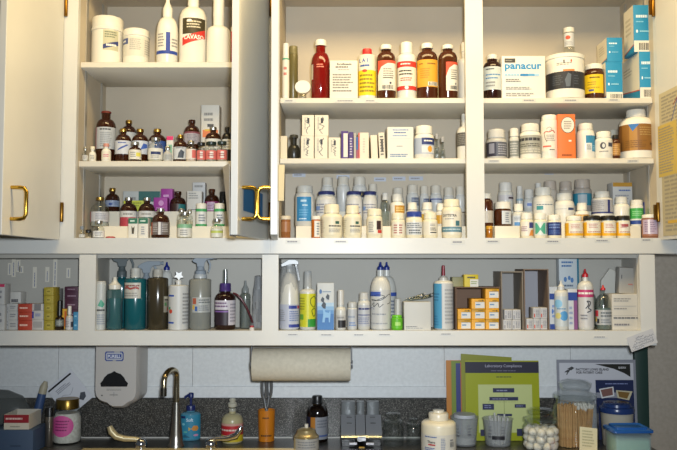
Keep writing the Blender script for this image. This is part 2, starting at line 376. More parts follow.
def B(n, label, x0, x1, yt, sh, L=None, p='pill', body='white', cap='white', d=.004, g=None, cat='bottle', on=None, yb=None, dy=1., br=None, cone=None, fill=None, capm=None, face=True, **ov):
    cw, ch, nw, nh, sd = PRE[p]; cw = ov.get('cw', cw); ch = ov.get('ch', ch); nw = ov.get('nw', nw); nh = ov.get('nh', nh); sd = ov.get('sd', sd)
    z, yf = SH[sh]
    if on is not None: z = on['ztop']
    if sh == 'ct': Y = d; ym = 425
    else:
        ym = (yt+ZP(z, yf))/2; Y = yf+d+(x1-x0)/2*px_m(ym, yf+.05)*dy
    k = px_m(ym, Y); R = (x1-x0)/2*k; X = WX((x0+x1)/2, ym, Y); H = WZ(yt, Y)-z
    r = empty(n, (X, Y, z), -math.atan2(X, Y+D) if face else 0); tag(r, label, cat, g)
    mb_ = body if not isinstance(body, str) else {'amber': AMBER, 'brown': AMBER2, 'clear': GLASS, 'pclear': PGLASS}.get(body) or PL(body, .3 if br is None else br)
    zc = H-ch*k; zn = zc-nh*k; zs = zn-sd*k; rn = nw*R
    cnt = cone and cone*k
    prof = [(0, 0), (R*.9, 0), (R, min(.004, R*.15)), (R, zs)]
    for i in range(1, 6):
        a = i/5*math.pi/2
        prof.append((rn+(R-rn)*math.cos(a) if p != 'lotion' else rn+(R-rn)*(math.cos(a)*.75+.25*(1-i/5)), zs+(zn-zs)*math.sin(a)))
    prof += [(rn, zc), (0, zc)]
    MB().lathe(prof, mb_, dy=dy).build('bottle_body', r)
    if fill:                              # contents: colour, fraction of the body height
        MB().lathe([(0, .0015), (R*.88, .0015), (R*.93, .004), (R*.93, zs*fill[1]), (0, zs*fill[1]+.0001)], P(fill[0], .4) if isinstance(fill[0], str) else fill[0], dy=dy).build('contents', r)
    cm = capm or (PL(cap, .35) if isinstance(cap, str) else cap); rc = cw*R; z0 = zc-(.0004 if cw > nw else 0)
    if ch > 0:
        if cone: MB().lathe([(rc, z0), (rc, z0+ch*k*.34), (rc*.86, z0+ch*k*.40), (rc*.42, z0+ch*k*.62), (rc*.26, H), (0, H+.0004)], cm, dy=1).build('cone_cap', r)
        elif p in ('vial', 'vialw'): MB().lathe([(rc*.96, z0-.001), (rc, z0), (rc, H-.0012), (rc*.93, H-.0004), (rc*.55, H), (0, H)], cm, seg=20).build('crimp_cap', r)
        else:
            g_ = [(rc, z0), (rc, H-min(.003, ch*k*.3)), (rc*.93, H-.0006), (rc*.8, H), (0, H)]
            if ch*k > .016: g_ = [(rc, z0), (rc*1.0, z0+ch*k*.16), (rc*.965, z0+ch*k*.19), (rc*.955, H-.004), (rc*.9, H-.0008), (rc*.78, H), (0, H)]
            MB().lathe(g_, cm, dy=dy if cw > .85 else 1.).build('cap', r)
    for q in ([] if L is None else [L] if isinstance(L, tuple) else L):
        y0, y1, col, des = q[:4]; a = q[4:6] if len(q) > 4 else (-95, 95)
        cyl_label(r, R, max(.0006, WZ(y1, Y)-z), min(WZ(y0, Y)-z, zs+.0002), col, des, a[0], a[1], dy)
    r['ztop'] = z+H; return r
def ZP(z, Y): # pixel row of a height at a depth
    a = z-ZC; b = Y+D
    return 225-F*(a*ct-b*st)/(b*ct+a*st)
def X(n, label, x0, x1, yt, sh, dp, col, front=(), d=.003, side=None, left=None, g=None, cat='box', on=None, yb=None, tilt=0, name='print', faces=None, rz=0, open_top=False):
    z, yf = SH[sh]; Y = yf+d
    if on is not None: z = on['ztop']+.0003
    H = WZ(yt, Y)-z; xa, xb = WX(x0, (yt+ZP(z, Y))/2, Y), WX(x1, (yt+ZP(z, Y))/2, Y); w = xb-xa
    r = empty(n, ((xa+xb)/2, Y, z), rz); tag(r, label, cat, g)
    if tilt: r.rotation_euler = (0, tilt, rz)
    mb = MB()
    if open_top: # a carton lying with its open side up
        t = .0012; m = P(col, .6)
        mb.box(-w/2, w/2, 0, dp, 0, t, m); mb.box(-w/2, w/2, 0, t, t, H, m); mb.box(-w/2, w/2, dp-t, dp, t, H, m); mb.box(-w/2, -w/2+t, t, dp-t, t, H, m); mb.box(w/2-t, w/2, t, dp-t, t, H, m)
    else: mb.box(-w/2, w/2, 0, dp, 0, H, P(col, .55), min(.0008, w*.03))
    mb.build('carton', r, smooth=30)
    if front: flat_label(r, (-w/2+.0004, 0, .0004), (1, 0, 0), (0, 0, 1), w-.0008, H-.0008, front, name)
    if left: flat_label(r, (-w/2, dp-.0004, .0004), (0, -1, 0), (0, 0, 1), dp-.0008, H-.0008, left, 'side_print')
    r['ztop'] = z+H; return r
K = '#26262a'; GY = '#8a8a88'; BL = '#2b62b0'; RD = '#c23026'; WH = '#e6e3da'
def txt(n=4, c=GY, v0=.1, v1=.9, u0=.3, u1=.7): return [('l', u0, v0, u1, v1, n, c)]
# ================================================================ first open bay, top shelf
B('plastic_tub', 'large white tub with screw lid and a slanted blue and white label', 92.2, 122.7, 19.3, 'a1', (34, 54, '#b9b79c', [('p', [(0, .05), (1, .28), (1, .5), (0, .27)], '#27356f'), ('l', .2, .15, .9, .36, 1, WH), ('l', .1, .6, .9, .95, 3, '#6f7a66')], -16, 42), 'tub', cat='tub', ch=14, d=.03)
B('plastic_tub', 'shorter white tub with grey lettering beside the large screw-lid tub', 123.6, 149, 31, 'a1', (40, 59, '#d2cfc2', [('r', .05, .62, .30, .92, '#4c5a86'), ('l', .08, .68, .28, .86, 1, WH), ('l', .34, .3, .66, .9, 6, '#a5a39c'), ('l', .7, .1, .95, .9, 7, '#a5a39c')]), 'tub', cat='tub', ch=7.5, d=.03)
B('squeeze_bottle', 'white squeeze bottle with long pointed neck and a blue L-shaped stripe', 157, 178, -7, 'a1', (32, 57, '#dedbd0', [('r', .46, .12, .58, .92, '#1f3f96'), ('r', .1, .02, .85, .16, '#1f3f96'), ('l', .2, .3, .42, .9, 5, GY), ('l', .62, .3, .85, .7, 3, GY)]), 'sauce', ch=25, cw=.46, nw=.44, nh=1, sd=15, cone=1, d=.02)
B('disinfectant_jug', 'white jug with a black and red diagonal label', 179.6, 206.8, -10, 'a1', (22, 49, '#dedbd0', [('r', 0, .42, 1, 1, '#3c3420'), ('p', [(0, .28), (0, .0), (1, .3), (1, .62)], '#c7302a'), ('tb', 'LAVASO', .5, .31, .16, WH, .8), ('l', .2, .62, .8, .92, 3, '#cfc7ae'), ('c', .3, .9, .1, .05, WH)], -48, 58), 'sauce', cat='jug', ch=16, cw=.42, nw=.40, nh=3, sd=12, d=.02)
B('plastic_bottle', 'plain white bottle with a tall narrow white neck', 206.9, 230.4, -12, 'a1', None, 'sauce', ch=30, cw=.48, nw=.46, nh=10, sd=6, d=.015)
X('medicine_box', 'red and white carton half hidden by the open door, top shelf', 230.6, 252, 27, 'a1', .05, '#d8d4c8', [('r', 0, .1, .14, .9, '#c43c28')], d=.10)
# ---- second shelf
G2 = 'brown injection bottles on the second shelf'
def logo(c): return [('p', [(.28, .25), (.5, .45), (.72, .7), (.64, .72), (.45, .55), (.3, .35)], c), ('l', .3, .76, .7, .92, 1, c)]
B('injection_bottle', 'tallest brown injection bottle with pale blue-grey label and pink edge', 96.3, 115.6, 111.5, 'a2', (128.5, 150, '#b4bac0', [('l', .3, .84, .75, .96, 1, K), ('r', .1, .0, .15, 1, '#b85a68'), ('l', .32, .1, .7, .78, 8, '#8d949c')]), 'sauce', 'amber', mat('#7d2a20', .4), .10, G2, ch=2, cw=.5, nw=.44, nh=6, sd=9)
B('injection_bottle', 'brown gold-capped bottle rising behind its twin with a script label', 121.5, 136, 120.3, 'a2', (132, 146, '#b4bac0', []), 'vial', 'amber', GOLDC, .155, G2)
B('injection_bottle', 'brown gold-capped bottle with blue squiggle on its pale label', 115.2, 131.2, 128.8, 'a2', (141, 155, '#c6cbd4', logo('#3c55a0')), 'vial', 'amber', GOLDC, .085, G2)
B('injection_bottle', 'brown gold-capped bottle with blue swoosh and grey label end', 132, 148.2, 129, 'a2', (139, 155, '#bfc6d2', [('p', [(.5, .3), (.8, .5), (.8, .75), (.62, .8)], '#3a5cae'), ('l', .2, .1, .5, .9, 5, GY)]), 'vial', 'amber', GOLDC, .088, G2)
B('injection_bottle', 'brown gold-capped bottle with deep blue label behind the wide clear vial', 149, 166, 129, 'a2', (138, 156, '#33508f', [('r', .05, .3, .4, 1, '#b9bec9')]), 'vial', 'amber', GOLDC, .09, G2)
V2 = 'small vials along the second shelf front'
B('glass_vial', 'small clear vial with grey cap at the shelf end by the face frame', 82.5, 88, 147, 'a2', (152, 160, '#c9c8c2', txt(3)), 'vialw', 'clear', SILVER, g=V2, cat='vial', fill=('#d7d3c8', .8))
B('glass_vial', 'small white vial with cream cap beside the pink-capped vial', 89, 96, 146.5, 'a2', (151.5, 160.5, '#d8d5c6', txt(3)), 'vialw', 'white', 'cream', g=V2, cat='vial')
B('glass_vial', 'white vial with pink cap and pink printing', 101.8, 110.8, 143.6, 'a2', (150, 160, '#dcd6c6', [('l', .3, .3, .7, .7, 2, '#c4517a')]), 'vialw', 'white', '#c58a7c', g=V2, cat='vial')
B('injection_bottle', 'squat brown vial with white and yellow label, silver cap', 129, 141.2, 142, 'a2', (150, 160, '#d9d6cb', [('r', .55, .3, .8, .7, '#d9cf5a'), ('l', .25, .2, .55, .8, 3, GY)]), 'vialw', 'amber', SILVER, g=V2, cat='vial')
B('glass_vial', 'wide clear vial with silver cap and dark blue line on white label', 148.2, 163, 137.8, 'a2', (149, 160, '#d6d4ca', [('r', .3, .42, .72, .68, '#27335f'), ('l', .3, .1, .7, .35, 2, GY)]), 'vialw', 'clear', SILVER, g=V2, cat='vial', fill=('#cfc8b4', .9), sd=5)
X('medicine_box', 'white carton with hot pink top edge among brown bottles', 166.4, 173.2, 136, 'a2', .03, '#d3d2cc', [('r', 0, .86, 1, 1, '#cf2f6b'), ('r', .3, .3, .85, .7, '#7fae94')], d=.085)
B('injection_bottle', 'small silver-labelled bottle in front of the pink-edged carton', 163.4, 172, 146.5, 'a2', (149, 160, '#a9adad', txt(5)), 'vialw', 'grey', SILVER, g=V2, cat='vial', d=.012)
B('injection_bottle', 'brown gold-capped bottle with a dark animal sketch on its label', 173.4, 187.6, 135, 'a2', (146.5, 160, '#c3c7cb', [('p', [(.38, .1), (.62, .1), (.66, .6), (.52, .8), (.42, .5)], '#3d4450'), ('l', .3, .85, .7, .97, 1, K)]), 'vial', 'amber', GOLDC, .022, G2)
B('injection_bottle', 'tall brown bottle with dark red crimp and grey label beside the leaning white carton', 184, 199.8, 120, 'a2', (130, 145, '#a9a4ac', [('r', 0, .86, 1, 1, '#7d4450'), ('l', .3, .1, .7, .8, 6, '#6d6a74')]), 'vial', 'amber', AMBER, .10, G2)
X('medicine_box', 'tall white carton with one orange band, second shelf', 201, 219, 105, 'a2', .045, '#cfcdc5', [('l', .15, .72, .7, .9, 2, GY), ('l', .35, .62, .75, .72, 1, K), ('r', .08, .48, .95, .6, '#d57a4a'), ('r', .2, .58, .6, .61, '#d9b23c'), ('l', .1, .1, .9, .4, 4, GY)], d=.14)
B('injection_bottle', 'brown silver-capped bottle in front of the orange-banded carton', 205.2, 221, 127, 'a2', (138.5, 158, '#cfd0ca', txt(4)), 'vial', 'amber', SILVER, .075, G2)
B('injection_bottle', 'nearly black bottle against the open door, second shelf', 222, 232, 127, 'a2', (138, 150, '#cfd0ca', txt(3)), 'vial', 'black', 'black', .10, G2)
PK = [('r', 0, 0, 1, 1, '#cf6f68'), ('r', .42, .15, .62, .85, '#dcd4cc'), ('l', .3, .3, .7, .7, 2, '#8e3a3a')]
B('glass_vial', 'clear vial with pink-and-white label next to the dark-capped vials', 186, 196.2, 141, 'a2', (149.5, 159.5, '#d9cfc4', [('r', .55, .1, .85, .9, '#cf6f68')]), 'vialw', 'clear', SILVER, g=V2, cat='vial', fill=('#d7c4b4', .9))
B('glass_vial', 'small pink-labelled vial with black cap', 197, 205.3, 142.4, 'a2', (150.5, 160, '#cf6f68', PK), 'vialw', 'clear', 'black', g=V2, cat='vial', cw=.9, fill=('#9a8f84', .9))
B('glass_vial', 'wide pink-labelled vial with dark green cap', 205.8, 216.6, 142, 'a2', (151, 160, '#cf6f68', PK), 'vialw', 'clear', '#1c2c25', g=V2, cat='vial', cw=.95, fill=('#9a9a8a', .9))
B('glass_vial', 'pink-labelled vial touching the open door', 217, 227, 141.5, 'a2', (150.5, 160, '#cf6f68', PK), 'vialw', 'clear', '#22302a', g=V2, cat='vial', cw=.9, fill=('#b0a894', .9))
# ---- cabinet floor
G3 = 'brown injection bottles on the lowest cabinet shelf'; V3 = 'small vials at the edge of the lowest cabinet shelf'
B('glass_vial', 'narrow clear vial with grey cap in the cabinet corner', 79, 85, 226, 'a3', (230, 237, '#cfcfca', txt(2)), 'vialw', 'clear', '#77808a', g=V3, cat='vial', fill=('#d8d8d4', .8))
B('glass_vial', 'tiny clear vial with black cap beside the narrow grey-capped vial', 85.6, 91.4, 229.4, 'a3', (233, 237.5, '#b9a98c', []), 'vialw', 'clear', 'black', g=V3, cat='vial', cw=.9, fill=('#b4a078', .6))
B('glass_vial', 'round-shouldered clear vial with white label below the gold-capped clear bottle', 93, 104.6, 220.6, 'a3', (228, 237.4, '#d8d8d6', txt(3)), 'vialw', 'clear', SILVER, g=V3, cat='vial', fill=('#dad8d4', .9), sd=5)
B('glass_bottle', 'clear glass bottle with gold crimp cap and grey label', 91, 109, 197.2, 's1', (208.5, 222, '#b9bbc0', [('r', 0, 0, .14, 1, '#b8586a'), ('l', .35, .2, .8, .85, 4, '#8d92a0')]), 'vial', 'clear', GOLDC, fill=('#a9b0ac', .95), sd=9)
B('injection_bottle', 'small brown bottle with gold cap standing on the upper step', 105.4, 119.6, 188, 's2', (196.6, 207, '#8f9cb4', [('r', .35, .2, .5, .6, '#39508c'), ('l', .5, .3, .8, .8, 3, '#5a6c94')]), 'vial', 'amber', GOLDC, .012, G3)
X('medicine_carton', 'grey and teal carton lying flat on the upper step', 123, 160, 191.2, 's2', .05, '#b9bcba', [('r', .42, .5, 1, 1, '#2d625e'), ('l', .05, .2, .4, .8, 2, GY)], d=.045)
X('medicine_box', 'lime yellow carton behind the two silver-capped brown bottles', 123.5, 144.5, 200.5, 's2', .03, '#c4c83c', [('l', .1, .4, .9, .9, 2, '#8a9030')], d=.006)
SL = lambda *x: [('r', 0, .60, 1, 1, '#c4c6c6'), ('l', .3, .68, .7, .92, 1, GY)]+list(x)
B('injection_bottle', 'brown silver-capped bottle with crimson lower label', 120.3, 137, 197.6, 's1', (211.5, 227, '#a83a48', SL()), 'vial', 'amber', SILVER, .02, G3, sd=8)
B('injection_bottle', 'brown silver-capped bottle with dark green lower label', 138.7, 155.2, 197.6, 's1', (211.5, 227, '#2f5a50', SL()), 'vial', 'amber', SILVER, .02, G3, sd=8)
GB = [('r', 0, .72, 1, 1, '#2a6b52'), ('l', .2, .78, .8, .94, 1, '#cfe0d4')]
X('medicine_box', 'small white carton with green top and dark animal picture', 128.2, 137.5, 218, 'a3', .03, '#dcd8cc', GB+[('p', [(.4, .2), (.62, .2), (.7, .58), (.5, .5), (.35, .6)], '#4c4434')], d=.006)
X('medicine_box', 'small white carton with green top and faint grey print', 138.3, 148, 218, 'a3', .03, '#dcd8cc', GB+[('l', .3, .15, .75, .6, 4, '#8a8c98')], d=.006)
X('medicine_box', 'magenta carton on the upper step beside the teal one', 161, 172.4, 188.6, 's2', .03, '#a03a94', [('l', .2, .4, .8, .8, 2, '#d9a8d2')], d=.05)
X('medicine_box', 'magenta carton with a round pale spot, lower of the two', 153.6, 167.2, 197.5, 's2', .03, '#a03a94', [('c', .55, .6, .2, .2, '#cf94c6'), ('l', .2, .1, .8, .3, 2, '#d9a8d2')], d=.008)
B('injection_bottle', 'brown bottle with red-edged clear label at the shelf edge', 151.8, 169.6, 208.6, 'a3', (221, 235, '#6d6460', [('r', .08, 0, .17, 1, '#c24a30'), ('r', .42, 0, .5, 1, '#d0ccc8'), ('l', .2, .2, .4, .9, 5, '#b8b2ae'), ('l', .54, .2, .8, .9, 5, '#b8b2ae')]), 'vial', 'amber', SILVER, g=G3, sd=8)
B('injection_bottle', 'brown bottle with teal label corner behind the magenta cartons', 170, 186, 191.4, 's2', (201, 212, '#3c2620', [('r', .52, .2, .85, .95, '#2f7676')]), 'vial', 'amber', AMBER, .012, G3)
B('glass_vial', 'clear vial with silver cap behind a green-printed vial', 177, 186, 208.6, 's1', None, 'vialw', 'clear', SILVER, .004, g=V3, cat='vial', fill=('#c2bfae', .7))
B('glass_vial', 'clear vial with silver cap, green and white label', 177.4, 192, 212.5, 'a3', (224.5, 237, '#d6d5cc', [('r', 0, .7, 1, 1, '#7fb08a'), ('l', .3, .1, .7, .6, 3, GY)]), 'vialw', 'clear', SILVER, .01, g=V3, cat='vial', fill=('#c9c2a4', .95), sd=6)
B('glass_vial', 'slim clear vial beside the green-printed vial', 186.4, 193, 210, 's1', None, 'vialw', 'clear', SILVER, .004, g=V3, cat='vial', fill=('#cfc6a8', .7))
X('medicine_box', 'tall white carton with grey text on the upper step', 187, 201.6, 191, 's2', .03, '#cdcac2', [('l', .1, .6, .8, .95, 3, GY), ('l', .1, .05, .8, .12, 1, K)], d=.006)
X('medicine_box', 'white carton with dark lower face peeping over another carton', 192.4, 205, 182.4, 's2', .03, '#bfc0c0', [('l', .15, .8, .85, .95, 1, GY), ('r', .2, .4, .9, .66, '#55595c')], d=.05)
GN = [('r', 0, .84, 1, 1, '#3c9a5c'), ('r', 0, 0, 1, .12, '#3c9a5c'), ('l', .35, .25, .75, .7, 3, '#6a7480')]
B('pill_bottle', 'slim white bottle with green bands below the tall white carton', 196, 206.8, 203.4, 's1', (209, 226.5, '#cfd2d0', GN), 'cyl', d=.004, ch=4.8)
B('injection_bottle', 'brown bottle with magenta and white label', 204.6, 219.4, 189, 's2', (200.6, 212, '#8a3468', [('r', .3, .1, .62, .9, '#c9b4c8'), ('l', .33, .2, .6, .8, 4, '#7a3a66')]), 'vial', 'amber', AMBER2, .012, G3)
B('injection_bottle', 'black slim bottle beside the door on the upper step', 219.8, 226.4, 191.6, 's2', None, 'cyl', 'black', 'black', .012, G3)
B('pill_bottle', 'slim white bottle with green bands against the open door', 214.2, 224.8, 203.4, 's1', (209, 226.5, '#cfd2d0', GN), 'cyl', d=.004, ch=4.8)
B('glass_vial', 'round clear vial with yellow-green label line by the open door', 211, 222.8, 218.8, 'a3', (227, 237.2, '#d2d2c4', [('r', 0, .5, 1, .8, '#b6c25a')]), 'vialw', 'clear', SILVER, .004, g=V3, cat='vial', fill=('#d8d2b8', .9), sd=5)
tag(MB().lathe([(0, 0), (.012, 0), (.0135, .002), (.0135, .0045), (.008, .006), (0, .006)], P('#b83a30', .35), seg=20).build('bottle_cap', loc=(WX(110.5, 237.5, .035), .035, LEDGE_T)), 'small flat red cap lying before the cream riser', 'cap')
# sheet of paper taped inside the middle door
o, d_, n_, w_ = DOORS[237.6]; q = o-n_*.0183+d_*.02
mb = MB(); zz = [WZ(p, -.1) for p in (236, 200, 163)]
q = o-n_*.0178; zl_, zh_ = WZ(236.5, -.3), WZ(166, -.3)
mb.add([q+d_*.345-n_*.004+Vector((0, 0, zl_)), q+d_*.345-n_*.006+Vector((0, 0, zh_)), q+d_*.20-n_*.062+Vector((0, 0, zh_+.012)), q+d_*.20-n_*.024+Vector((0, 0, zl_))], [(0, 1, 2, 3)], P('#cfcac0'))
pp = mb.build('paper_sheet', smooth=0); md = pp.modifiers.new('t', 'SOLIDIFY'); md.thickness = .0006; tag(pp, 'white paper sheet taped inside the open door beside the injection bottles', 'paper')
# ================================================================ middle bay, top shelf
G4 = 'bottles on the top shelf beside the bare stile'
B('lotion_bottle', 'slim white bottle with thin green ring by the open middle door', 282.4, 289.2, 43.6, 'm1', (58, 96, '#d9d5c8', [('r', 0, .96, 1, 1, '#3f9a78'), ('l', .3, .5, .6, .8, 2, '#c06a60')]), 'cyl', d=.004, ch=14, cw=.92, nh=1)
B('glass_bottle', 'olive green bottle behind the slim white green-ringed one', 288.5, 298, 46.5, 'm1', None, 'cyl', '#6b6238', '#77704a', .09, ch=8)
r = empty('vial_lid', (WX(302.8, 85, .06), .06, zM1)); tag(r, 'white oval lid propped on edge beside the dark red bottle', 'lid')
kk = px_m(85, .06); mb = MB().lathe([(0, -.006), (7.6*kk, -.006), (8*kk, -.004), (8*kk, .004), (7.4*kk, .006), (0, .006)], PL('white', .4), dy=.84)
mb.v = [(x, z, y+13.2*kk) for x, y, z in mb.v]; mb.build('lid_disc', r)
MB().lathe([(0, 0), (3.6*kk, 0), (3.6*kk, 5.8*kk), (2.6*kk, 7*kk), (0, 7*kk)], PGLASS).build('clear_vial', r)
B('syrup_bottle', 'tall dark red syrup bottle with white screw cap', 311.3, 330, 40.4, 'm1', (65, 81, '#c9bfae', [], -85, -52), 'sauce', mat('#72100a', .08), 'white', .01, ch=6, cw=.63, nw=.5, nh=7, sd=13)
cyl_label(bpy.data.objects[[o.name for o in bpy.data.objects if o.get('label', '').startswith('tall dark red syrup')][0]], 9.35*px_m(70, .06), WZ(70, .06)-zM1, WZ(64.5, .06)-zM1, '#d84430', [('l', 0, .1, 1, .9, 2, '#e88a74')], -25, 25, name='embossed_lines', base=False)
X('medicine_carton', 'square white carton printed with lines of black text, top shelf', 329.8, 357.6, 60.5, 'm1', .06, '#dad5c6', [('tb', 'Enrofloxacin', .52, .91, .055, K, .76), ('l', .2, .80, .8, .86, 1, K), ('l', .3, .74, .75, .78, 1, GY), ('l', .1, .25, .85, .66, 6, '#7d7a72'), ('l', .1, .17, .8, .22, 1, K)], d=.006)
B('powder_bottle', 'yellow and white bottle with bright red cap', 358.3, 376, 49.2, 'm1', (55.5, 97, '#dcd6c2', [('r', 0, 0, 1, .62, '#e8c81c'), ('tb', 'L A I', .36, .86, .09, '#2a55a4'), ('l', .25, .68, .65, .78, 1, '#2a55a4'), ('c', .42, .60, .09, .035, '#d8472a'), ('l', .22, .06, .8, .54, 5, '#8d7a1e')]), 'cyl', cap='#c9252a', cw=.56, ch=6, nw=.55, nh=.6, sd=1.2, g=G4)
LB = [('p', [(0, 1), (1, 1), (1, .91), (.5, .91), (.2, .79), (.08, .63), (0, .5)], '#d64a30'), ('l', .3, .45, .8, .75, 4, '#77756e'), ('r', .28, .40, .75, .43, K), ('b', .25, .04, .75, .17), ('c', .62, .24, .05, .04, '#28304a')]
B('medicine_bottle', 'flat brown bottle with white label and red corner, beside the red-capped one', 376.7, 395.6, 45.4, 'm1', (62, 91.5, '#d5d2c6', LB, -58, 78), 'sauce', 'brown', 'white', .004, G4, ch=4.5, cw=.6, nw=.52, nh=3, sd=8, dy=.7)
B('medicine_bottle', 'white bottle with broad white cap and two red label bands', 397, 416.2, 43, 'm1', (63.5, 92, '#dcd8c8', [('r', 0, .8, 1, 1, '#c8312a'), ('l', .3, .86, .7, .95, 1, WH), ('l', .25, .5, .75, .72, 2, K), ('l', .3, .3, .7, .45, 2, '#a0503e'), ('r', 0, 0, 1, .14, '#c8312a'), ('c', .5, .08, .06, .06, WH)]), 'sauce', 'white', 'white', .004, G4, ch=11, cw=.64, nw=.6, nh=1, sd=5)
B('medicine_bottle', 'brown bottle with large amber yellow label', 416.8, 437.6, 44, 'm1', (61.5, 88.5, '#d79a2c', [('l', .15, .8, .35, .9, 1, '#7c5410'), ('l', .48, .8, .9, .9, 1, '#7c5410'), ('l', .2, .3, .6, .7, 5, '#b87d20'), ('r', .5, .04, .92, .18, '#d8d4c8'), ('b', .54, .05, .88, .17)], -70, 78), 'sauce', 'brown', 'white', .004, G4, ch=5, cw=.55, nw=.48, nh=3, sd=8, dy=.8)
B('medicine_bottle', 'flat brown bottle with red-cornered label next to the bare stile', 438.2, 457.4, 45.4, 'm1', (63.5, 92, '#d5d2c6', LB, -10, 88), 'sauce', 'brown', 'white', .004, G4, ch=4, cw=.56, nw=.5, nh=3, sd=8, dy=.7)
B('medicine_bottle', 'white bottle half hidden by the bare stile, top shelf', 457.8, 475, 43, 'm1', None, 'sauce', 'white', 'white', .035, G4, ch=9, cw=.6, nw=.55, sd=5)
# ---- second shelf
def scr(s): # a column of black pen-like script
    rn = random.Random(s); u = .5; pts = []
    for i in range(15): pts.append((.5+rn.uniform(-.16, .16)+.06*math.sin(i), .92-i*.058))
    return [('s', pts, .012, '#2b2b2e'), ('r', .44, .62, .62, .86, '#2f2f33'), ('l', .2, .3, .34, .9, 9, '#8e8b84')]
G5 = 'cream cartons with upright black script'
a = X('medicine_box', 'lower cream script carton beside the dark bottle', 301, 313.8, 136, 'm2', .07, '#dad3c0', scr(1), g=G5)
b = X('medicine_box', 'lower cream script carton between two others', 314.6, 327.6, 136, 'm2', .07, '#dad3c0', scr(2), g=G5)
X('medicine_box', 'lone cream script carton with nothing stacked on it', 328.4, 340.4, 137.5, 'm2', .07, '#dad3c0', scr(3), g=G5)
X('medicine_box', 'upper cream script carton nearer the open middle door', 302, 314, 115, 'm2', .065, '#dad3c0', scr(4), g=G5, on=a)
X('medicine_box', 'upper cream script carton nearer the purple-edged cartons', 314.8, 328.4, 115, 'm2', .065, '#dad3c0', scr(5), g=G5, on=b)
B('glass_bottle', 'dark glass bottle beside the stacked script cartons', 288, 300, 135, 'm2', (141, 152, '#32302c', [('l', .2, .1, .8, .9, 3, '#77776a')]), 'sauce', '#20201c', '#3a3a34', .02, ch=3, cw=.7)
X('medicine_box', 'slim cream carton standing at the open middle door', 280.5, 287, 136, 'm2', .05, '#cfc6ae', [], d=.02)
G6 = 'thin cartons standing like books'
X('medicine_box', 'thin white carton with purple edges, next to the script cartons', 341.2, 348.2, 131, 'm2', .08, '#4b3478', [('r', .32, .04, .95, .92, '#d6cfc6')], g=G6)
X('medicine_box', 'thin purple carton with white printed strip', 348.6, 353.4, 132, 'm2', .08, '#43306f', [('l', .25, .1, .8, .8, 7, '#c9c0cc')], g=G6)
X('medicine_box', 'thin grey carton between the purple and blue ones', 353.8, 356, 133, 'm2', .08, '#a9a59c', [], g=G6)
X('medicine_box', 'thin blue-edged carton beside the red-edged one', 356.3, 358, 137, 'm2', .08, '#3a64a4', [('r', 0, .0, 1, .4, '#a44a50')], g=G6)
X('medicine_box', 'cream carton with bright red edge on a standing row', 358.3, 368.8, 132.6, 'm2', .08, '#d8cfbc', [('r', 0, 0, .12, 1, '#c9312c'), ('l', .45, .2, .65, .8, 6, '#b9b0a0')], g=G6)
X('medicine_box', 'blank cream carton leaning towards the red-edged one', 371.4, 378, 135, 'm2', .08, '#d8cfbc', [], g=G6, tilt=-.04)
X('medicine_box', 'cream carton with black print leaning beside the square white one', 379.6, 385.4, 132.5, 'm2', .08, '#d8cfbc', [('r', .35, .25, .75, .75, '#4a463e'), ('l', .2, .1, .9, .9, 7, '#4a463e')], g=G6, tilt=-.05)
X('medicine_carton', 'square white carton with blue snowflake marks along the top', 387.4, 413.4, 127, 'm2', .06, '#d6d5cc', [('l', .2, .88, .85, .94, 1, '#4a72b0'), ('l', .25, .79, .8, .86, 1, '#3a5a98'), ('l', .2, .70, .85, .75, 1, '#5a82b8'), ('r', .1, .62, .9, .63, '#a9b2bc'), ('l', .35, .36, .65, .42, 1, '#9a9a96'), ('l', .1, .03, .85, .16, 2, '#6f86a4')], d=.006)
B('pill_bottle', 'large white pill bottle with navy label block and orange dot', 414, 434, 126.4, 'm2', (138.5, 155, '#a9b3c4', [('r', .42, .58, 1, 1, '#26346a'), ('l', .5, .72, .95, .9, 1, WH), ('r', .42, .06, 1, .5, '#cfd2d2'), ('c', .72, .3, .09, .2, '#d89a34')], -80, 80), 'pill', ch=8, cw=.86, nw=.8)
G7 = 'small grey see-through bottles by the navy-labelled bottle'
B('plastic_bottle', 'small grey clear bottle touching the navy-labelled pill bottle', 434.4, 439.6, 134, 'm2', None, 'sauce', 'pclear', '#9a9ca0', .02, G7, fill=('#8f949c', .8))
B('plastic_bottle', 'small grey clear bottle standing a little apart from the navy-labelled one', 440, 445.4, 137, 'm2', None, 'sauce', 'pclear', '#9a9ca0', .02, G7, fill=('#8f949c', .8))
B('medicine_bottle', 'white-capped bottle with dark grey label half behind the stile', 457, 474, 114, 'm2', (127, 147, '#54524e', [('l', .05, .1, .6, .9, 6, '#8c8a84')]), 'sauce', 'white', 'white', .03, ch=6, cw=.5)
# ---- cabinet floor, front row
G8 = 'cream pill bottles along the front of the lowest cabinet shelf'
TB = lambda c=K: [('r', .60, .62, .72, .78, '#2f5a4e'), ('l', .42, .42, .8, .58, 1, c), ('l', .42, .12, .8, .36, 3, GY), ('l', .05, .1, .3, .9, 7, '#b3aa90')]
B('prescription_vial', 'orange prescription vial with white cap beside the first cream bottle', 311.4, 320.4, 216, 'a3', (221, 237, '#d8d5ca', txt(5, '#6a7480'), -20, 80), 'rx', mat('#b8621c', .2), 'white', g='orange prescription vials', cat='vial', cw=1.02)
B('pill_bottle', 'tall cream pill bottle beside the orange prescription vial', 321, 342.6, 204.6, 'a3', (217, 235, '#d9d2ba', TB()), 'pill', 'cream', 'cream', g=G8, ch=8.4)
B('pill_bottle', 'tall cream pill bottle, second from the orange vial', 343.4, 361.6, 205.6, 'a3', (217, 235, '#d9d2ba', TB()), 'pill', 'cream', 'cream', g=G8, ch=7.6)
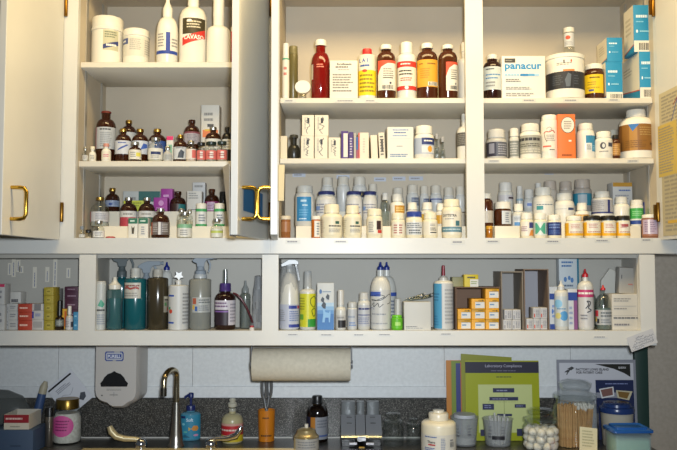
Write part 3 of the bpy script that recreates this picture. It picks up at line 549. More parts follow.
B('pill_bottle', 'cream pill bottle with dark red label corner', 366.8, 382.4, 209, 'a3', (220.5, 234, '#dbd5c4', [('r', .58, .3, .78, .95, '#3a2626'), ('r', .62, .05, .82, .28, '#c0392e'), ('l', .25, .1, .5, .9, 6, GY)]), 'pill', 'cream', 'cream', g=G8, ch=6.4, cw=.92, nw=.84)
B('pill_bottle', 'slim cream pill bottle with two reddish text columns', 391.2, 405, 213, 'a3', (223, 235.5, '#dbd5c4', [('l', .3, .1, .5, .9, 4, '#a0504e'), ('l', .54, .1, .72, .9, 4, '#a0504e')]), 'pill', 'cream', 'cream', g=G8, ch=6, cw=.9, nw=.8, sd=2)
B('pill_bottle', 'cream pill bottle with navy blue neck band', 405.8, 422.4, 211.6, 'a3', (222.5, 235, '#c9cdcf', [('l', .2, .5, .85, .95, 3, '#6a7078'), ('l', .3, .05, .8, .45, 2, '#4a5058')]), 'pill', 'cream', '#27408c', g=G8, ch=5.4, cw=.92, nw=.86, sd=2.4)
B('pill_bottle', 'slim cream pill bottle with short black text', 423, 437.4, 212.6, 'a3', (222.5, 235, '#dbd5c4', [('l', .5, .3, .8, .6, 2, K), ('r', .5, .14, .8, .22, K), ('l', .5, .66, .75, .9, 2, GY)]), 'pill', 'cream', 'cream', g=G8, ch=6, cw=.9, nw=.8, sd=2)
B('pill_bottle', 'biggest cream pill bottle, with grey-blue band, beside the bare stile', 442, 461.4, 199.6, 'a3', (212, 235, '#dbd5c4', [('tb', 'OXYTETRA', .42, .83, .11, K, .48), ('l', .28, .64, .6, .72, 1, GY), ('r', .62, .38, .76, .60, '#3f6f78'), ('r', .04, .12, .96, .34, '#5f8492'), ('l', .2, .18, .8, .28, 1, '#b9ccd2')]), 'pill', 'cream', 'cream', g=G8, ch=7, cw=.84, nw=.78)
B('prescription_vial', 'brown-orange vial with pale cap beside the open middle door', 281, 290.6, 216, 'a3', (222, 232, '#9a6a44', []), 'rx', mat('#8e5a32', .25), '#cfc4ae', g='orange prescription vials', cat='vial')
mb = MB(); ys = .045; st_x0, st_x1 = WX(288.4, 182, ys), WX(293, 182, ys)
o_, dd, nn, ww = DOORS[270.4]; q = o_+dd*.05-nn*.0178
mb.add([q+Vector((0, 0, WZ(p, -.06)))+dd*t-nn*u for p, t, u in ((201, .02, .001), (201, .012, .016), (165, .012, .018), (165, .02, .001))], [(0, 1, 2, 3)], P('#d6c9a6'))
pp = mb.build('paper_strip', smooth=0); pp.modifiers.new('t', 'SOLIDIFY').thickness = .0005; tag(pp, 'cream paper strip taped inside the open door beside the orange vials', 'paper')
# ---- first step
G9 = 'white pill bottles on the lower riser step'
B('pill_bottle', 'large white pill bottle with bright blue label', 295, 314.4, 186, 's1', (197.5, 221.5, '#2f7fb4', [('l', .3, .75, .75, .92, 1, '#b8d6e8'), ('l', .4, .6, .8, .7, 1, '#b8d6e8'), ('l', .2, .2, .8, .5, 3, '#5fa2cc'), ('l', .2, .05, .8, .13, 1, '#cfe4f0')], -52, 42), 'pill', 'milky', 'milky', g=G9, ch=6, cw=.86, nw=.8)
NV = lambda: [('l', .15, .3, .8, .85, 4, '#7d8294'), ('r', .1, .5, .3, .7, '#6f8cc0')]
B('pill_bottle', 'white pill bottle with navy cap behind the tall cream bottle', 316, 337, 191.5, 's1', (199, 220, '#c3c5c6', NV()), 'pill', 'milky', '#232f66', g=G9, ch=3.6, cw=.8, nw=.74, sd=5)
B('pill_bottle', 'white pill bottle with navy cap and red printed mark', 346, 362.4, 191.5, 's1', (199, 220, '#c3c5c6', NV()+[('r', .5, .1, .7, .35, '#b04858')]), 'pill', 'milky', '#232f66', g=G9, ch=3.6, cw=.9, nw=.8, sd=5)
B('pill_bottle', 'white pill bottle with navy cap behind the red-cornered cream bottle', 363, 377, 191.5, 's1', (199, 220, '#c3c5c6', NV()), 'pill', 'milky', '#232f66', g=G9, ch=3.6, cw=.9, nw=.8, sd=5)
B('plastic_bottle', 'clear empty bottle behind the gap beside the red-cornered cream bottle', 381, 389.4, 193, 's1', None, 'pill', 'pclear', '#c2c6c8', g=G9)
B('pill_bottle', 'white pill bottle with square gold label', 390, 404.6, 194, 's1', (205.5, 213.5, '#b8862c', [('l', .1, .2, .9, .8, 2, '#e3c679')], -20, 80), 'pill', g=G9)
B('pill_bottle', 'white pill bottle showing over the navy-banded cream one', 405.6, 419, 202.5, 's1', None, 'pill', 'milky', 'white', g=G9)
B('pill_bottle', 'white pill bottle with gold strip behind a slim cream one', 420, 434.6, 202.5, 's1', (211, 222, '#b99a3c', []), 'pill', 'milky', 'white', g=G9)
B('pill_bottle', 'gold-labelled white bottle squeezed beside the biggest cream bottle', 435.4, 446, 203.5, 's1', (211, 224, '#b98f34', []), 'pill', 'milky', 'white', g=G9)
# ---- upper step
G10 = 'grey bottles on the upper riser step'
def back(lst, g, col, cap):
    for x0, x1, yt, lab, L in lst: B('pill_bottle', lab, x0, x1, yt, 's2', L, 'pill', col, cap, .015, g, ch=8, cw=.86, nw=.8)
b1 = lambda c: (194, 206, c, [('l', .1, .2, .9, .8, 2, '#a2a6b2')], -10, 80)
back([(321, 333.8, 177.5, 'grey bottle on the upper step over the tall cream bottle', None), (336.6, 350, 177, 'grey bottle on the upper step over the navy-capped red-marked one', None),
      (352.6, 366.8, 177, 'grey bottle with dark front spot on the upper step', (192, 198, '#3a3a48', [('c', .5, .5, .1, .3, '#c9b04a')])), (368, 378, 184, 'short grey bottle on the upper step beside the dark-spotted one', None),
      (392, 404, 188, 'grey bottle over the gold square label', None), (406.4, 418.8, 185, 'grey bottle with wide slate label strip', b1('#6b7488')),
      (419.6, 429, 186, 'slim grey bottle with slate label strip', b1('#5a6480')), (430, 442, 185.5, 'grey bottle with blue and white label band', (193, 203, '#b9c0cc', [('r', 0, .6, 1, .85, '#46568c'), ('r', 0, 0, .25, .6, '#2c3a66')])),
      (443.2, 454.4, 187.5, 'beige-capped grey bottle over the biggest cream bottle', None), (455.4, 465, 186.5, 'grey bottle in the corner behind the bare stile', None)], G10, '#cccdca', '#cfcbc0')
# ================================================================ right bay, top shelf
B('medicine_bottle', 'dark brown bottle with pale blue-printed label beside the bare stile', 483.2, 501.4, 55.2, 'm1', (68, 91.5, '#c3cbc8', [('l', .2, .84, .55, .94, 1, K), ('l', .2, .6, .9, .7, 1, '#3f7fb4'), ('l', .2, .45, .75, .55, 1, '#3f7fb4'), ('l', .2, .1, .6, .38, 2, GY)], -75, 85), 'sauce', mat('#2a120c', .1), 'white', ch=4.6, cw=.58, nw=.54, nh=3, sd=6, d=.01)
X('medicine_carton', 'white carton with large blue panacur lettering and blue bar', 502, 545.4, 56, 'm1', .05, '#dedbd0', [('r', .06, .845, .31, .945, '#3c3c3a'), ('l', .08, .87, .29, .92, 1, '#8a8a86'), ('tb', 'panacur', .49, .755, .115, '#1f86bd', .86, 1), ('l', .06, .52, .42, .59, 1, '#7fb4d4'), ('r', .42, .525, .60, .585, '#2f7fb8'), ('r', .60, .525, .75, .585, '#5b9cc8'), ('r', .75, .525, .86, .585, '#9cc2da'), ('l', .08, .38, .45, .47, 2, '#6e6e6c'), ('l', .08, .2, .72, .28, 2, '#8d8c88'), ('l', .08, .04, .8, .14, 2, '#8d8c88')], d=.008)
r = B('plastic_tub', 'round white tub with black lower label, clear bottle behind it', 546.2, 583.6, 57, 'm1', (75.5, 92.5, '#23262e', [('r', .62, 0, .63, 1, '#3c424c'), ('p', [(.52, .1), (.58, .1), (.6, .8), (.55, .9), (.5, .5)], '#56606c'), ('l', .3, .2, .48, .8, 5, '#424a56'), ('l', .64, .2, .74, .8, 4, '#424a56')]), 'tub', cat='tub', ch=4.5, cw=1.03, nh=.3, sd=.5, d=.004)
kk = px_m(70, .09); Rt = 18.7*kk
cyl_label(r, Rt, WZ(75.4, .085)-zM1, WZ(63.5, .085)-zM1, '#dedbd0', [('l', .3, .5, .7, .75, 2, '#6e6e6c'), ('r', .47, .7, .5, .95, K), ('c', .66, .85, .02, .12, '#c4452c'), ('r', .46, .0, .74, .16, '#c07a40')], -60, 60, name='upper_label')
r = empty('glass_bottle', (WX(569.2, 50, .19), .19, zM1), -.36); tag(r, 'tall clear glass bottle with white cap rising behind the black-labelled tub', 'bottle')
k = px_m(50, .19); H = WZ(28.2, .19)-zM1; R = 15*k; rn = 5.1*k
MB().lathe([(0, 0), (R, .002), (R, H-40*k), (R*.93, H-34*k), (R*.7, H-29*k), (rn*1.1, H-24*k), (rn, H-20*k), (rn, H-4.6*k), (0, H-4.6*k)], GLASS, dy=.75).build('bottle_body', r)
MB().lathe([(5.4*k, H-5*k), (5.4*k, H-.001), (4.6*k, H), (0, H)], PL('white')).build('cap', r)
cyl_label(r, rn+.0003, H-20*k, H-6*k, '#c6c9cb', [('c', .45, .66, .16, .14, '#c24a34'), ('l', .2, .1, .8, .4, 3, '#9a9ea6')], -85, 85, name='neck_label')
B('medicine_jar', 'brown jar with bright yellow label and white lid', 584, 604, 65, 'm1', (76.5, 95, '#e0bd1e', [('l', .4, .76, .85, .9, 1, '#3a2f0a'), ('l', .3, .4, .7, .64, 2, '#a38a1c'), ('r', .36, .1, .56, .2, '#3f4f8c'), ('l', .3, .24, .8, .34, 1, '#a38a1c')], -80, 60), 'jar', 'brown', 'white', cat='jar', ch=5.4, cw=.9, nw=.84, nh=1.5, sd=4, d=.05)
TQ = '#1c86b4'
def blue(bar): return ([('r', 0, 0, 1, .24, '#d8d5cb'), ('b', .25, .04, .95, .19)] if bar else [])+[('l', .12, .70, .75, .82, 1, '#cfe4ec'), ('l', .12, .62, .6, .67, 1, '#7fc0da'), ('c', .16, .44 if bar else .4, .05, .035, '#dcecf2'), ('l', .3, .41 if bar else .37, .85, .47 if bar else .43, 1, '#8cc6dc')]
SD = [('r', 0, 0, 1, 1, '#d8d2c0'), ('p', [(0, 0), (1, 0), (1, .14), (0, .04)], TQ), ('p', [(0, .04), (1, .14), (1, .165), (0, .065)], '#b8402c'), ('l', .2, .4, .8, .8, 4, '#bdb6a2')]
G11 = 'turquoise cartons stacked at the cupboard end'
a = X('medicine_carton', 'lower turquoise carton with barcode next to the yellow-labelled jar', 606, 622.6, 62, 'm1', .055, TQ, blue(1), left=SD, g=G11, d=.05)
X('medicine_carton', 'upper turquoise carton without barcode on the shorter stack', 607, 622.4, 37.5, 'm1', .085, TQ, blue(0), left=SD, g=G11, on=a, d=.05)
a = X('medicine_carton', 'lower turquoise carton with white wrap side on the taller stack', 639.6, 655, 51.5, 'm1', .135, TQ, blue(1), left=[('r', 0, 0, 1, 1, '#dcd8ca'), ('p', [(0, 0), (1, 0), (1, .17), (0, .30)], TQ), ('p', [(0, .30), (1, .17), (1, .195), (0, .32)], '#b8402c'), ('l', .1, .6, .6, .8, 3, '#b4b0a4')], g=G11, d=.012)
X('medicine_carton', 'topmost turquoise carton with barcode against the open door', 633.6, 653.4, 5, 'm1', .075, TQ, blue(1), left=SD, g=G11, on=a, d=.018)
# ---- second shelf
G12 = 'white jars and bottles on the shelf below the turquoise cartons'
def dk(c='#c9c9c4', n=4): return [('l', .1, .1, .45, .9, n, c), ('l', .5, .1, .95, .9, n, c)]
B('pill_bottle', 'white-capped jar with black and grey label beside the bare stile', 486.4, 506.4, 130, 'm2', (141, 157.5, '#2c2c3c', [('r', .5, 0, 1, 1, '#565a66'), ('r', .26, .2, .44, .9, '#8a8c9a'), ('l', .55, .1, .95, .9, 5, '#9a9ca6')]), 'pill', 'grey', '#c4c4c0', .02, G12, ch=8.5, cw=.86, nw=.8)
B('pill_bottle', 'slim white-capped bottle with grey label between two wider jars', 509.4, 519, 128.6, 'm2', (140.5, 157, '#7c807f', [('l', .2, .1, .8, .9, 5, '#b4b6b4')]), 'pill', 'milky', '#cfcfca', .03, G12, ch=8, cw=.92, nw=.8)
B('pill_bottle', 'wide white jar with grey label and dark lettering', 519.8, 540.6, 124.4, 'm2', (136, 155, '#9c9c92', [('l', .1, .62, .9, .95, 1, '#333338'), ('l', .15, .36, .9, .58, 2, '#55554e'), ('l', .15, .06, .9, .3, 2, '#c4c2b6')]), 'pill', 'white', '#d2d0c8', .012, G12, ch=7.5, cw=.86, nw=.8)
B('powder_bottle', 'straight white powder bottle with red flower-like marks', 541, 557.6, 115.6, 'm2', (128, 152, '#dcd6c8', [('s', [(.4, .9), (.5, .98), (.6, .9), (.5, .84)], .012, GY), ('s', [(.3, .72), (.38, .80), (.5, .78), (.62, .84), (.7, .74)], .02, '#b04a40'), ('s', [(.32, .70), (.36, .5), (.42, .38)], .012, '#6a4a44'), ('l', .4, .4, .72, .68, 4, '#9a9088'), ('r', .26, .16, .56, .22, '#d0604a'), ('l', .5, .02, .7, .08, 1, K)]), 'cyl', 'white', 'white', .012, G12, ch=5, cw=.9, nw=.86, sd=1)
X('medicine_carton', 'bright orange carton with white round badge', 558, 575.6, 114.2, 'm2', .05, '#dc7236', [('c', .56, .76, .40, .19, '#5a4a40'), ('c', .56, .76, .37, .175, '#dcd4c6'), ('l', .34, .66, .8, .86, 4, '#8a8278'), ('r', .6, .38, .76, .42, '#e8d6c4'), ('l', .2, .04, .85, .12, 1, '#8c4a20')], d=.01)
B('pill_bottle', 'white bottle with teal and grey label beside the orange carton', 576.6, 594.6, 124, 'm2', (136, 152.5, '#2d7ea6', [('r', 0, 0, .45, .52, '#cfd2ce'), ('l', .05, .08, .4, .44, 3, '#6a7076'), ('l', .5, .1, .9, .4, 3, '#8cc0d6')], 2, 88), 'pill', 'white', 'white', .02, G12, ch=6, cw=.8, nw=.74, sd=6)
B('pill_bottle', 'short white jar with black ink blot', 595, 612.2, 132, 'm2', (141, 155, '#d8d5cb', [('c', .48, .62, .10, .26, '#3a3e4a'), ('c', .50, .62, .05, .16, '#c8cac6'), ('r', .66, .55, .85, .85, '#3f4658'), ('l', .35, .1, .7, .28, 1, GY)]), 'pill', 'white', 'white', .006, G12, ch=6, cw=.84, nw=.78, sd=3)
B('pill_bottle', 'small brown bottle with black cap and tan label', 611.6, 620, 135, 'm2', (141, 156, '#9c7038', [('l', .2, .1, .8, .9, 5, '#c49a5a')]), 'pill', 'brown', 'black', .012, G12, ch=4)
B('pill_bottle', 'white cap and neck showing behind the black-capped bottle', 608, 618.4, 130, 'm2', None, 'pill', 'milky', '#c9c7b8', .10, G12)
B('plastic_jar', 'largest white jar with gold label and blue triangle', 620, 652.4, 110.4, 'm2', (126.5, 152.5, '#8a5f28', [('r', .0, 0, .22, 1, '#70491c'), ('r', .38, 0, .52, 1, '#a87a34'), ('p', [(.36, 1), (.56, 1), (.44, .72)], '#2f6fb4'), ('l', .56, .55, .9, .9, 4, '#a98850'), ('c', .78, .25, .03, .05, '#5a3d18'), ('l', .3, .1, .7, .4, 4, '#7c5626')]), 'pill', 'white', 'white', .006, G12, cat='jar', ch=7, cw=.6, nw=.55, nh=1, sd=8)
# ---- cabinet floor, front row
G13 = 'pill bottles along the front of the shelf beyond the bare stile'
B('prescription_vial', 'orange vial with yellow cap tight against the bare stile', 486, 492.6, 226, 'a3', None, 'rx', mat('#a86a1c', .2), '#c9962c', g='orange prescription vials', cat='vial', ch=3)
X('medicine_box', 'blank cream carton lying in front beside the yellow-capped vial', 495, 519.6, 226, 'a3', .05, '#dbd6c2', [], d=.01)
B('pill_bottle', 'white pill bottle with navy and orange label corner', 520.4, 533, 213, 'a3', (222, 236, '#dcd8ca', [('r', .62, .55, 1, .95, '#3d3f7c'), ('p', [(.6, 0), (1, 0), (1, .5), (.7, .4)], '#d88a3c'), ('l', .2, .3, .55, .7, 3, '#a07a8c')]), 'pill', 'cream', 'white', g=G13, ch=6, cw=.9, nw=.82, sd=2)
B('pill_bottle', 'white pill bottle with green zigzag label', 533.8, 546.8, 213.6, 'a3', (222, 235.5, '#cfd8d0', [('p', [(.25, .9), (.35, .9), (.5, .5), (.65, .9), (.75, .9), (.75, .1), (.65, .1), (.5, .4), (.35, .1), (.25, .1)], '#4ba284'), ('r', .8, .1, .9, .9, '#5f8ca6')]), 'pill', 'cream', 'white', g=G13, ch=5.5, cw=.9, nw=.82, sd=2)
B('pill_bottle', 'white pill bottle with solid navy label', 547.6, 561, 215, 'a3', (222, 235.5, '#22356f', [('l', .25, .5, .8, .9, 2, '#6f88bc'), ('l', .25, .1, .8, .4, 2, '#4a66a4')]), 'pill', 'cream', 'white', g=G13, ch=5, cw=.92, nw=.84, sd=1.6)
YE = lambda: [('r', 0, 0, .32, 1, '#e0a81e'), ('l', .4, .55, .75, .9, 3, '#c08a80'), ('r', .32, .0, 1, .2, '#e0a81e'), ('l', .36, .24, .95, .34, 1, '#b45a3a')]
B('pill_bottle', 'yellow and white pill bottle with white cap next to the navy one', 565.4, 582.6, 216, 'a3', (222.5, 236, '#ddd8c8', YE()), 'pill', 'cream', 'white', g=G13, ch=4.4, cw=.86, nw=.8, sd=2)
G14 = 'yellow and white pill bottles with black caps'
B('pill_bottle', 'black-capped yellow and white bottle next to the white-capped one', 583.6, 600.2, 215.8, 'a3', (221.5, 236, '#ddd8c8', YE()), 'pill', 'cream', 'black', g=G14, ch=4.6, cw=1.0, nw=.9, sd=1.2)
B('pill_bottle', 'black-capped yellow and white bottle between two black-capped ones', 601, 615.6, 215.8, 'a3', (221.5, 236, '#ddd8c8', YE()), 'pill', 'cream', 'black', g=G14, ch=4.6, cw=1.0, nw=.9, sd=1.2)
B('pill_bottle', 'black-capped yellow and white bottle next to the green-labelled bottle', 616.2, 629.6, 215.8, 'a3', (221.5, 236, '#ddd8c8', YE()+[('r', .45, .66, .75, .86, '#a04848')]), 'pill', 'cream', 'black', g=G14, ch=4.6, cw=1.0, nw=.9, sd=1.2)
B('medicine_jar', 'shiny brown and lilac jar with white lid at the door end', 642.2, 658, 214.6, 'a3', (218.5, 236, '#9a6a54', [('r', .2, .1, .8, .95, '#b4a4b8'), ('l', .3, .2, .75, .85, 5, '#86728c'), ('r', .42, .1, .5, .95, '#d8d4e0')]), 'jar', '#8a5a44', 'white', cat='jar', ch=3.4, cw=.96, nw=.9, nh=.4, sd=.8)
# first step
B('medicine_bottle', 'brown bottle with white cap and beige label half behind the stile', 480, 493, 193.6, 's1', (211, 223, '#b9b4aa', []), 'pill', 'brown', 'white', g=G9, ch=5)
B('pill_bottle', 'brown pill bottle with wide white cap and white label', 494, 511.4, 202, 's1', (211, 224.5, '#c4c9cc', txt(5, '#6a7284'), -5, 70), 'pill', 'brown', 'white', g=G9, ch=7, cw=.94, nw=.86, sd=1.5)
B('pill_bottle', 'white pill bottle with light blue label foot', 512, 525, 204, 's1', (212, 226, '#c6ccd2', [('r', .3, 0, .95, .35, '#4f86c0'), ('l', .3, .5, .8, .9, 3, '#8a93a4')]), 'pill', 'milky', 'white', g=G9)
B('pill_bottle', 'big white pill bottle with teal text, beyond the bare stile', 533, 553.6, 187.6, 's1', (202, 214, '#d2d2cc', [('r', .3, .3, .5, .62, '#3f8c94'), ('l', .3, .66, .85, .8, 1, '#6a7a88')]), 'pill', 'white', 'white', g=G9, ch=7.4, cw=.78, nw=.7, sd=5)
B('pill_bottle', 'big white pill bottle with small navy word', 554.4, 574, 193.4, 's1', (204, 214, '#d2d2cc', [('r', .62, .4, .85, .7, '#34446c'), ('l', .2, .5, .6, .6, 1, '#8a93a4')]), 'pill', 'white', 'white', g=G9, ch=6.5, cw=.8, nw=.72, sd=5)
B('pill_bottle', 'white-capped bottle with golden label behind the yellow ones', 575, 589, 203, 's1', (211, 222, '#b98a3a', [('l', .1, .2, .9, .8, 3, '#d8b870')]), 'pill', 'white', 'white', g=G9, ch=7)
B('pill_bottle', 'white bottle with grey label and navy L-shaped stripe', 592, 612.4, 191.6, 's1', (200, 214, '#a9aaae', [('r', .02, 0, .98, .12, '#28306c'), ('r', .66, 0, .74, 1, '#28306c'), ('l', .12, .2, .6, .9, 5, '#8a8b90')]), 'pill', 'white', 'white', g=G9, ch=5.4, cw=.72, nw=.66, sd=2.5)
B('pill_bottle', 'plain white bottle next to the navy-striped one', 613.2, 629.2, 197, 's1', None, 'pill', 'white', 'white', g=G9, ch=6, cw=.74, nw=.66, sd=4)
B('pill_bottle', 'white bottle with bright green and blue label', 630.4, 643, 200, 's1', (208.5, 224.5, '#3fa04c', [('r', 0, 0, 1, .24, '#22408c'), ('r', 0, .24, 1, .34, '#cfd6d0'), ('l', .3, .5, .8, .85, 3, '#8cd092')]), 'cyl', 'white', 'white', g=G9, ch=5, cw=.92, nw=.86, sd=1)
# upper step
back([(498, 513, 182.6, 'white bottle with dark label spot over the brown ones', (191, 201, '#cfcccc', [('r', .62, .3, .98, .62, '#4a3a44')]))], G10, 'white', '#d8d6d0')
back([(516.4, 523, 186, 'slim clear grey bottle on the upper step beside the stile end', (193, 201, '#8ca6b4', [])), (523.6, 534.4, 189.6, 'white bottle with small blue label on the upper step', (197, 208, '#c9ccd0', [('r', .4, .3, .65, .8, '#6f86c4')])),
      (535, 541.8, 183, 'narrow grey bottle squeezed on the upper step', None)], G10, 'milky', '#cfcfcb')
back([(543, 557.4, 181, 'beige bottle below a small blue-white wall label', None), (559, 572.6, 181.6, 'beige bottle beside the teal one', None)], G10, '#b9b2a8', '#b3a99e')
back([(573.4, 591.4, 179.6, 'beige-capped bottle with teal label wrapped round', (194, 206, '#2f86a0', [('r', .35, .1, .65, .9, '#a9b6bc')]))], G10, '#a9a29a', '#b3a99e')
X('medicine_carton', 'white carton with golden top edge standing on the upper step', 613, 632.4, 182.4, 's2', .05, '#c9c8c4', [('r', 0, .86, 1, 1, '#b98a2c'), ('l', .3, .68, .95, .78, 1, '#4a66a4'), ('l', .1, .1, .9, .6, 5, '#9a9aa0')], d=.02)
# clear pouch in the corner
x0, x1 = WX(643.5, 205, .12), WX(655, 205, .12); mb = MB(); rn = random.Random(5)
prof = [(x0, LEDGE_T+.0005), (x1, LEDGE_T+.0005), (x1+.002, LEDGE_T+.05), (x1-.006, LEDGE_T+.085), (x0+.012, LEDGE_T+.115), (x0-.001, LEDGE_T+.10)]
mb.prism(prof, .105, .135, PGLASS)
r = empty('plastic_pouch', (0, 0, 0)); tag(r, 'clear plastic pouch with blue edge in the cupboard corner', 'pouch')
mb.build('pouch_film', r, bevel=.004); MB().box(x0-.0036, x0-.0008, .108, .13, LEDGE_T+.0005, LEDGE_T+.112, P('#2a3f8c', .4)).build('blue_edge', r, smooth=0)
# ---------------------------------------------------------------- tape labels on shelf edges and printed strips on the back
def tape(px, py, w, h, Y, lab, col='#c9c9c2', n=1, g='paper name strips on the shelf edges'):
    k = px_m(py, Y); x = WX(px, py, Y); z = WZ(py, Y)
    mb = MB(); mb.box(x-w/2*k, x+w/2*k, Y-.0006, Y-.0001, z-h/2*k, z+h/2*k, P(col, .4))
    flat_label(None, (x-w/2*k, Y-.0006, z-h/2*k), (1, 0, 0), (0, 0, 1), w*k, h*k, [('l', .12, .15, .9, .85, n, '#84848a')], mb=mb)
    tag(mb.build('shelf_label', smooth=0), lab, 'shelf label', g)
for px, py, w, h, Y, s in ((290, 100.8, 12, 3.4, .03, 'under the slim green-ringed bottle'), (345, 100.8, 20, 3, .03, 'under the square text carton'), (371.5, 100.8, 14, 3, .03, 'under the red-capped yellow bottle'),
    (529, 100.3, 14, 3.2, .03, 'under the panacur carton'), (571, 100.3, 16, 3.2, .03, 'under the black-labelled tub'), (614, 100, 12, 3, .03, 'under the turquoise cartons'), (494, 161, 12, 3, .03, 'under the black and grey labelled jar'), (633, 161, 12, 3, .03, 'under the largest gold-labelled jar'),
    (293, 241.6, 15, 4, 0, 'on the ledge under the brown-orange vial'), (341, 241.6, 14, 3.4, 0, 'on the ledge under the two tall cream bottles'), (458, 242, 14, 4.5, 0, 'on the ledge under the biggest cream bottle'), (493, 241.4, 14, 3.6, 0, 'on the ledge under the yellow-capped vial'),
    (553, 241.4, 15, 3.6, 0, 'on the ledge under the navy pill bottle'), (602, 240.6, 15, 3.2, 0, 'on the ledge under the black-capped bottles'), (647, 240, 12, 3.6, 0, 'on the ledge under the brown and lilac jar')):
    tape(px, py, w, h, Y, 'pale paper name strip '+s)
for px, py, w, s in ((299, 175, 13, 'over the blue-labelled bottle'), (343, 177, 13, 'over the grey bottles by the open door'), (380, 179.4, 12, 'over the gap between grey bottles'), (399, 178.6, 13, 'over the gold-labelled bottle'), (416, 178.4, 14, 'over the slate-labelled bottle'), (549, 172.6, 9, 'over the beige-capped bottle')):
    tape(px, py, w, 4, CB, 'small printed strip on the cabinet back '+s, '#aeb6c6', 1, 'printed strips on the cabinet back')
# ================================================================ lower pigeonholes, cartons near the frame edge
G15 = 'small cartons stacked in the end pigeonhole'
def stack(xs, ys, labs, dp, col, front, g=G15, d=.003, n='medicine_box', y0=None):
    """ys: top pixel of each box, lowest first"""
    on = None; out = []
    for i, (yt, lab) in enumerate(zip(ys, labs)):
        on = X(n, lab, xs[0], xs[1], yt, 'u', dp, col, front(i) if callable(front) else front, g=g, on=on, d=d); out.append(on)
    return out
wt = [('l', .15, .25, .85, .75, 2, '#7c7c80')]
stack((-6, 4.6), (305, 284), ('tall white carton at the picture edge, lower', 'white carton with pink top at the picture edge, upper'), .04, '#b9b9b6', lambda i: wt if not i else [('r', 0, .86, 1, 1, '#c0365c')]+wt)
stack((5, 9), (317, 304), ('slim white carton with dark side, lower of a narrow pair', 'slim white carton, upper of a narrow pair'), .04, '#a9a9a8', wt, d=.02)
stack((8.6, 17.4), (320, 311, 303.6), ('white carton directly beside the lowest red one', 'white carton directly beside the middle red one', 'white carton directly beside the top red one'), .05, '#b6b6b2', wt, d=.012)
X('medicine_box', 'white carton with bold grey print above the red stack, set back', 10, 20.4, 292, 'u', .04, '#c9c7c0', [('l', .1, .5, .9, .85, 2, '#55555a'), ('r', .1, .3, .8, .34, '#8a8a8a')], d=.075, g=G15)
rw = [('l', .12, .3, .88, .72, 1, '#e0b8a8')]
stack((18, 31.6), (320.4, 312.2, 304), ('red carton with white print, bottom of its stack', 'red carton with white print, middle of its stack', 'red carton with white print, top of its stack'), .05, '#a83a24', rw, d=.006)
stack((31.9, 43.4), (319.4, 310.6, 303.8), ('white carton with grey panel between red and gold stacks', 'white carton with blue end between red and gold stacks', 'grey carton on top between red and gold stacks'), .05, '#b4b4b2', lambda i: [[('r', .08, .2, .9, .8, '#9a9a9a')], [('r', 0, .1, .16, .9, '#34408c'), ('l', .3, .3, .9, .7, 2, '#5a6aa4')], [('r', .2, 0, .8, 1, '#77777a')]][i], d=.01)
stack((43.8, 53.4), (320.6, 312.2, 304, 295.6, 287.4), ('gold carton at the bottom of the five-high gold stack', 'gold carton second from the bottom of the gold stack', 'gold carton in the middle of the gold stack', 'gold carton second from the top of the gold stack', 'gold carton at the top of the gold stack'), .05, '#968a2e', [('c', .5, .5, .28, .3, '#a89c44'), ('l', .3, .3, .7, .7, 1, '#6f6620')], d=.006)
X('medicine_box', 'grey carton standing behind the gold stack and dropper bottle', 53.8, 59.5, 288.6, 'u', .03, '#8c8c88', [], d=.085, g=G15)
X('medicine_box', 'yellow carton behind the black dropper bottle', 54, 66.4, 309, 'u', .03, '#c99a1e', [('r', .85, .1, 1, .9, '#b85a2a')], d=.05, g=G15)
stack((64.8, 78), (319, 309.6, 300, 292, 286.6), ('purple carton at the bottom of the purple stack', 'purple carton second from the bottom of the purple stack', 'purple carton in the middle of the purple stack', 'purple carton second from the top of the purple stack', 'purple carton at the top of the purple stack'), .05, '#4a2338', [('l', .2, .35, .9, .65, 1, '#a08494')], d=.066)
stack((73.4, 78.2), (320.6, 312), ('light blue carton at the post, lower', 'light blue carton at the post, upper'), .04, '#3f86ac', [('l', .2, .3, .8, .7, 1, '#8cc0d8')], d=.008)
B('dropper_bottle', 'dark dropper bottle with pointed black cap before the yellow carton', 55.4, 64, 300.4, 'u', (317.5, 326, '#6a706c', [('l', .2, .2, .8, .8, 2, '#a2a8a4')], -70, 70), 'sauce', mat('#1c120e', .15), 'black', .004, ch=15, cw=.62, nw=.5, nh=1.5, sd=2.5, cone=None)
B('dropper_bottle', 'white dropper bottle with grey label beside the light blue cartons', 66, 73, 306, 'u', (318, 329, '#b4b4b8', [('r', .6, .2, .95, .7, '#44444c'), ('l', .1, .2, .5, .8, 4, GY)]), 'sauce', 'grey', '#c9c9c6', .004, ch=8, cw=.56, nw=.5, nh=1.5, sd=3)
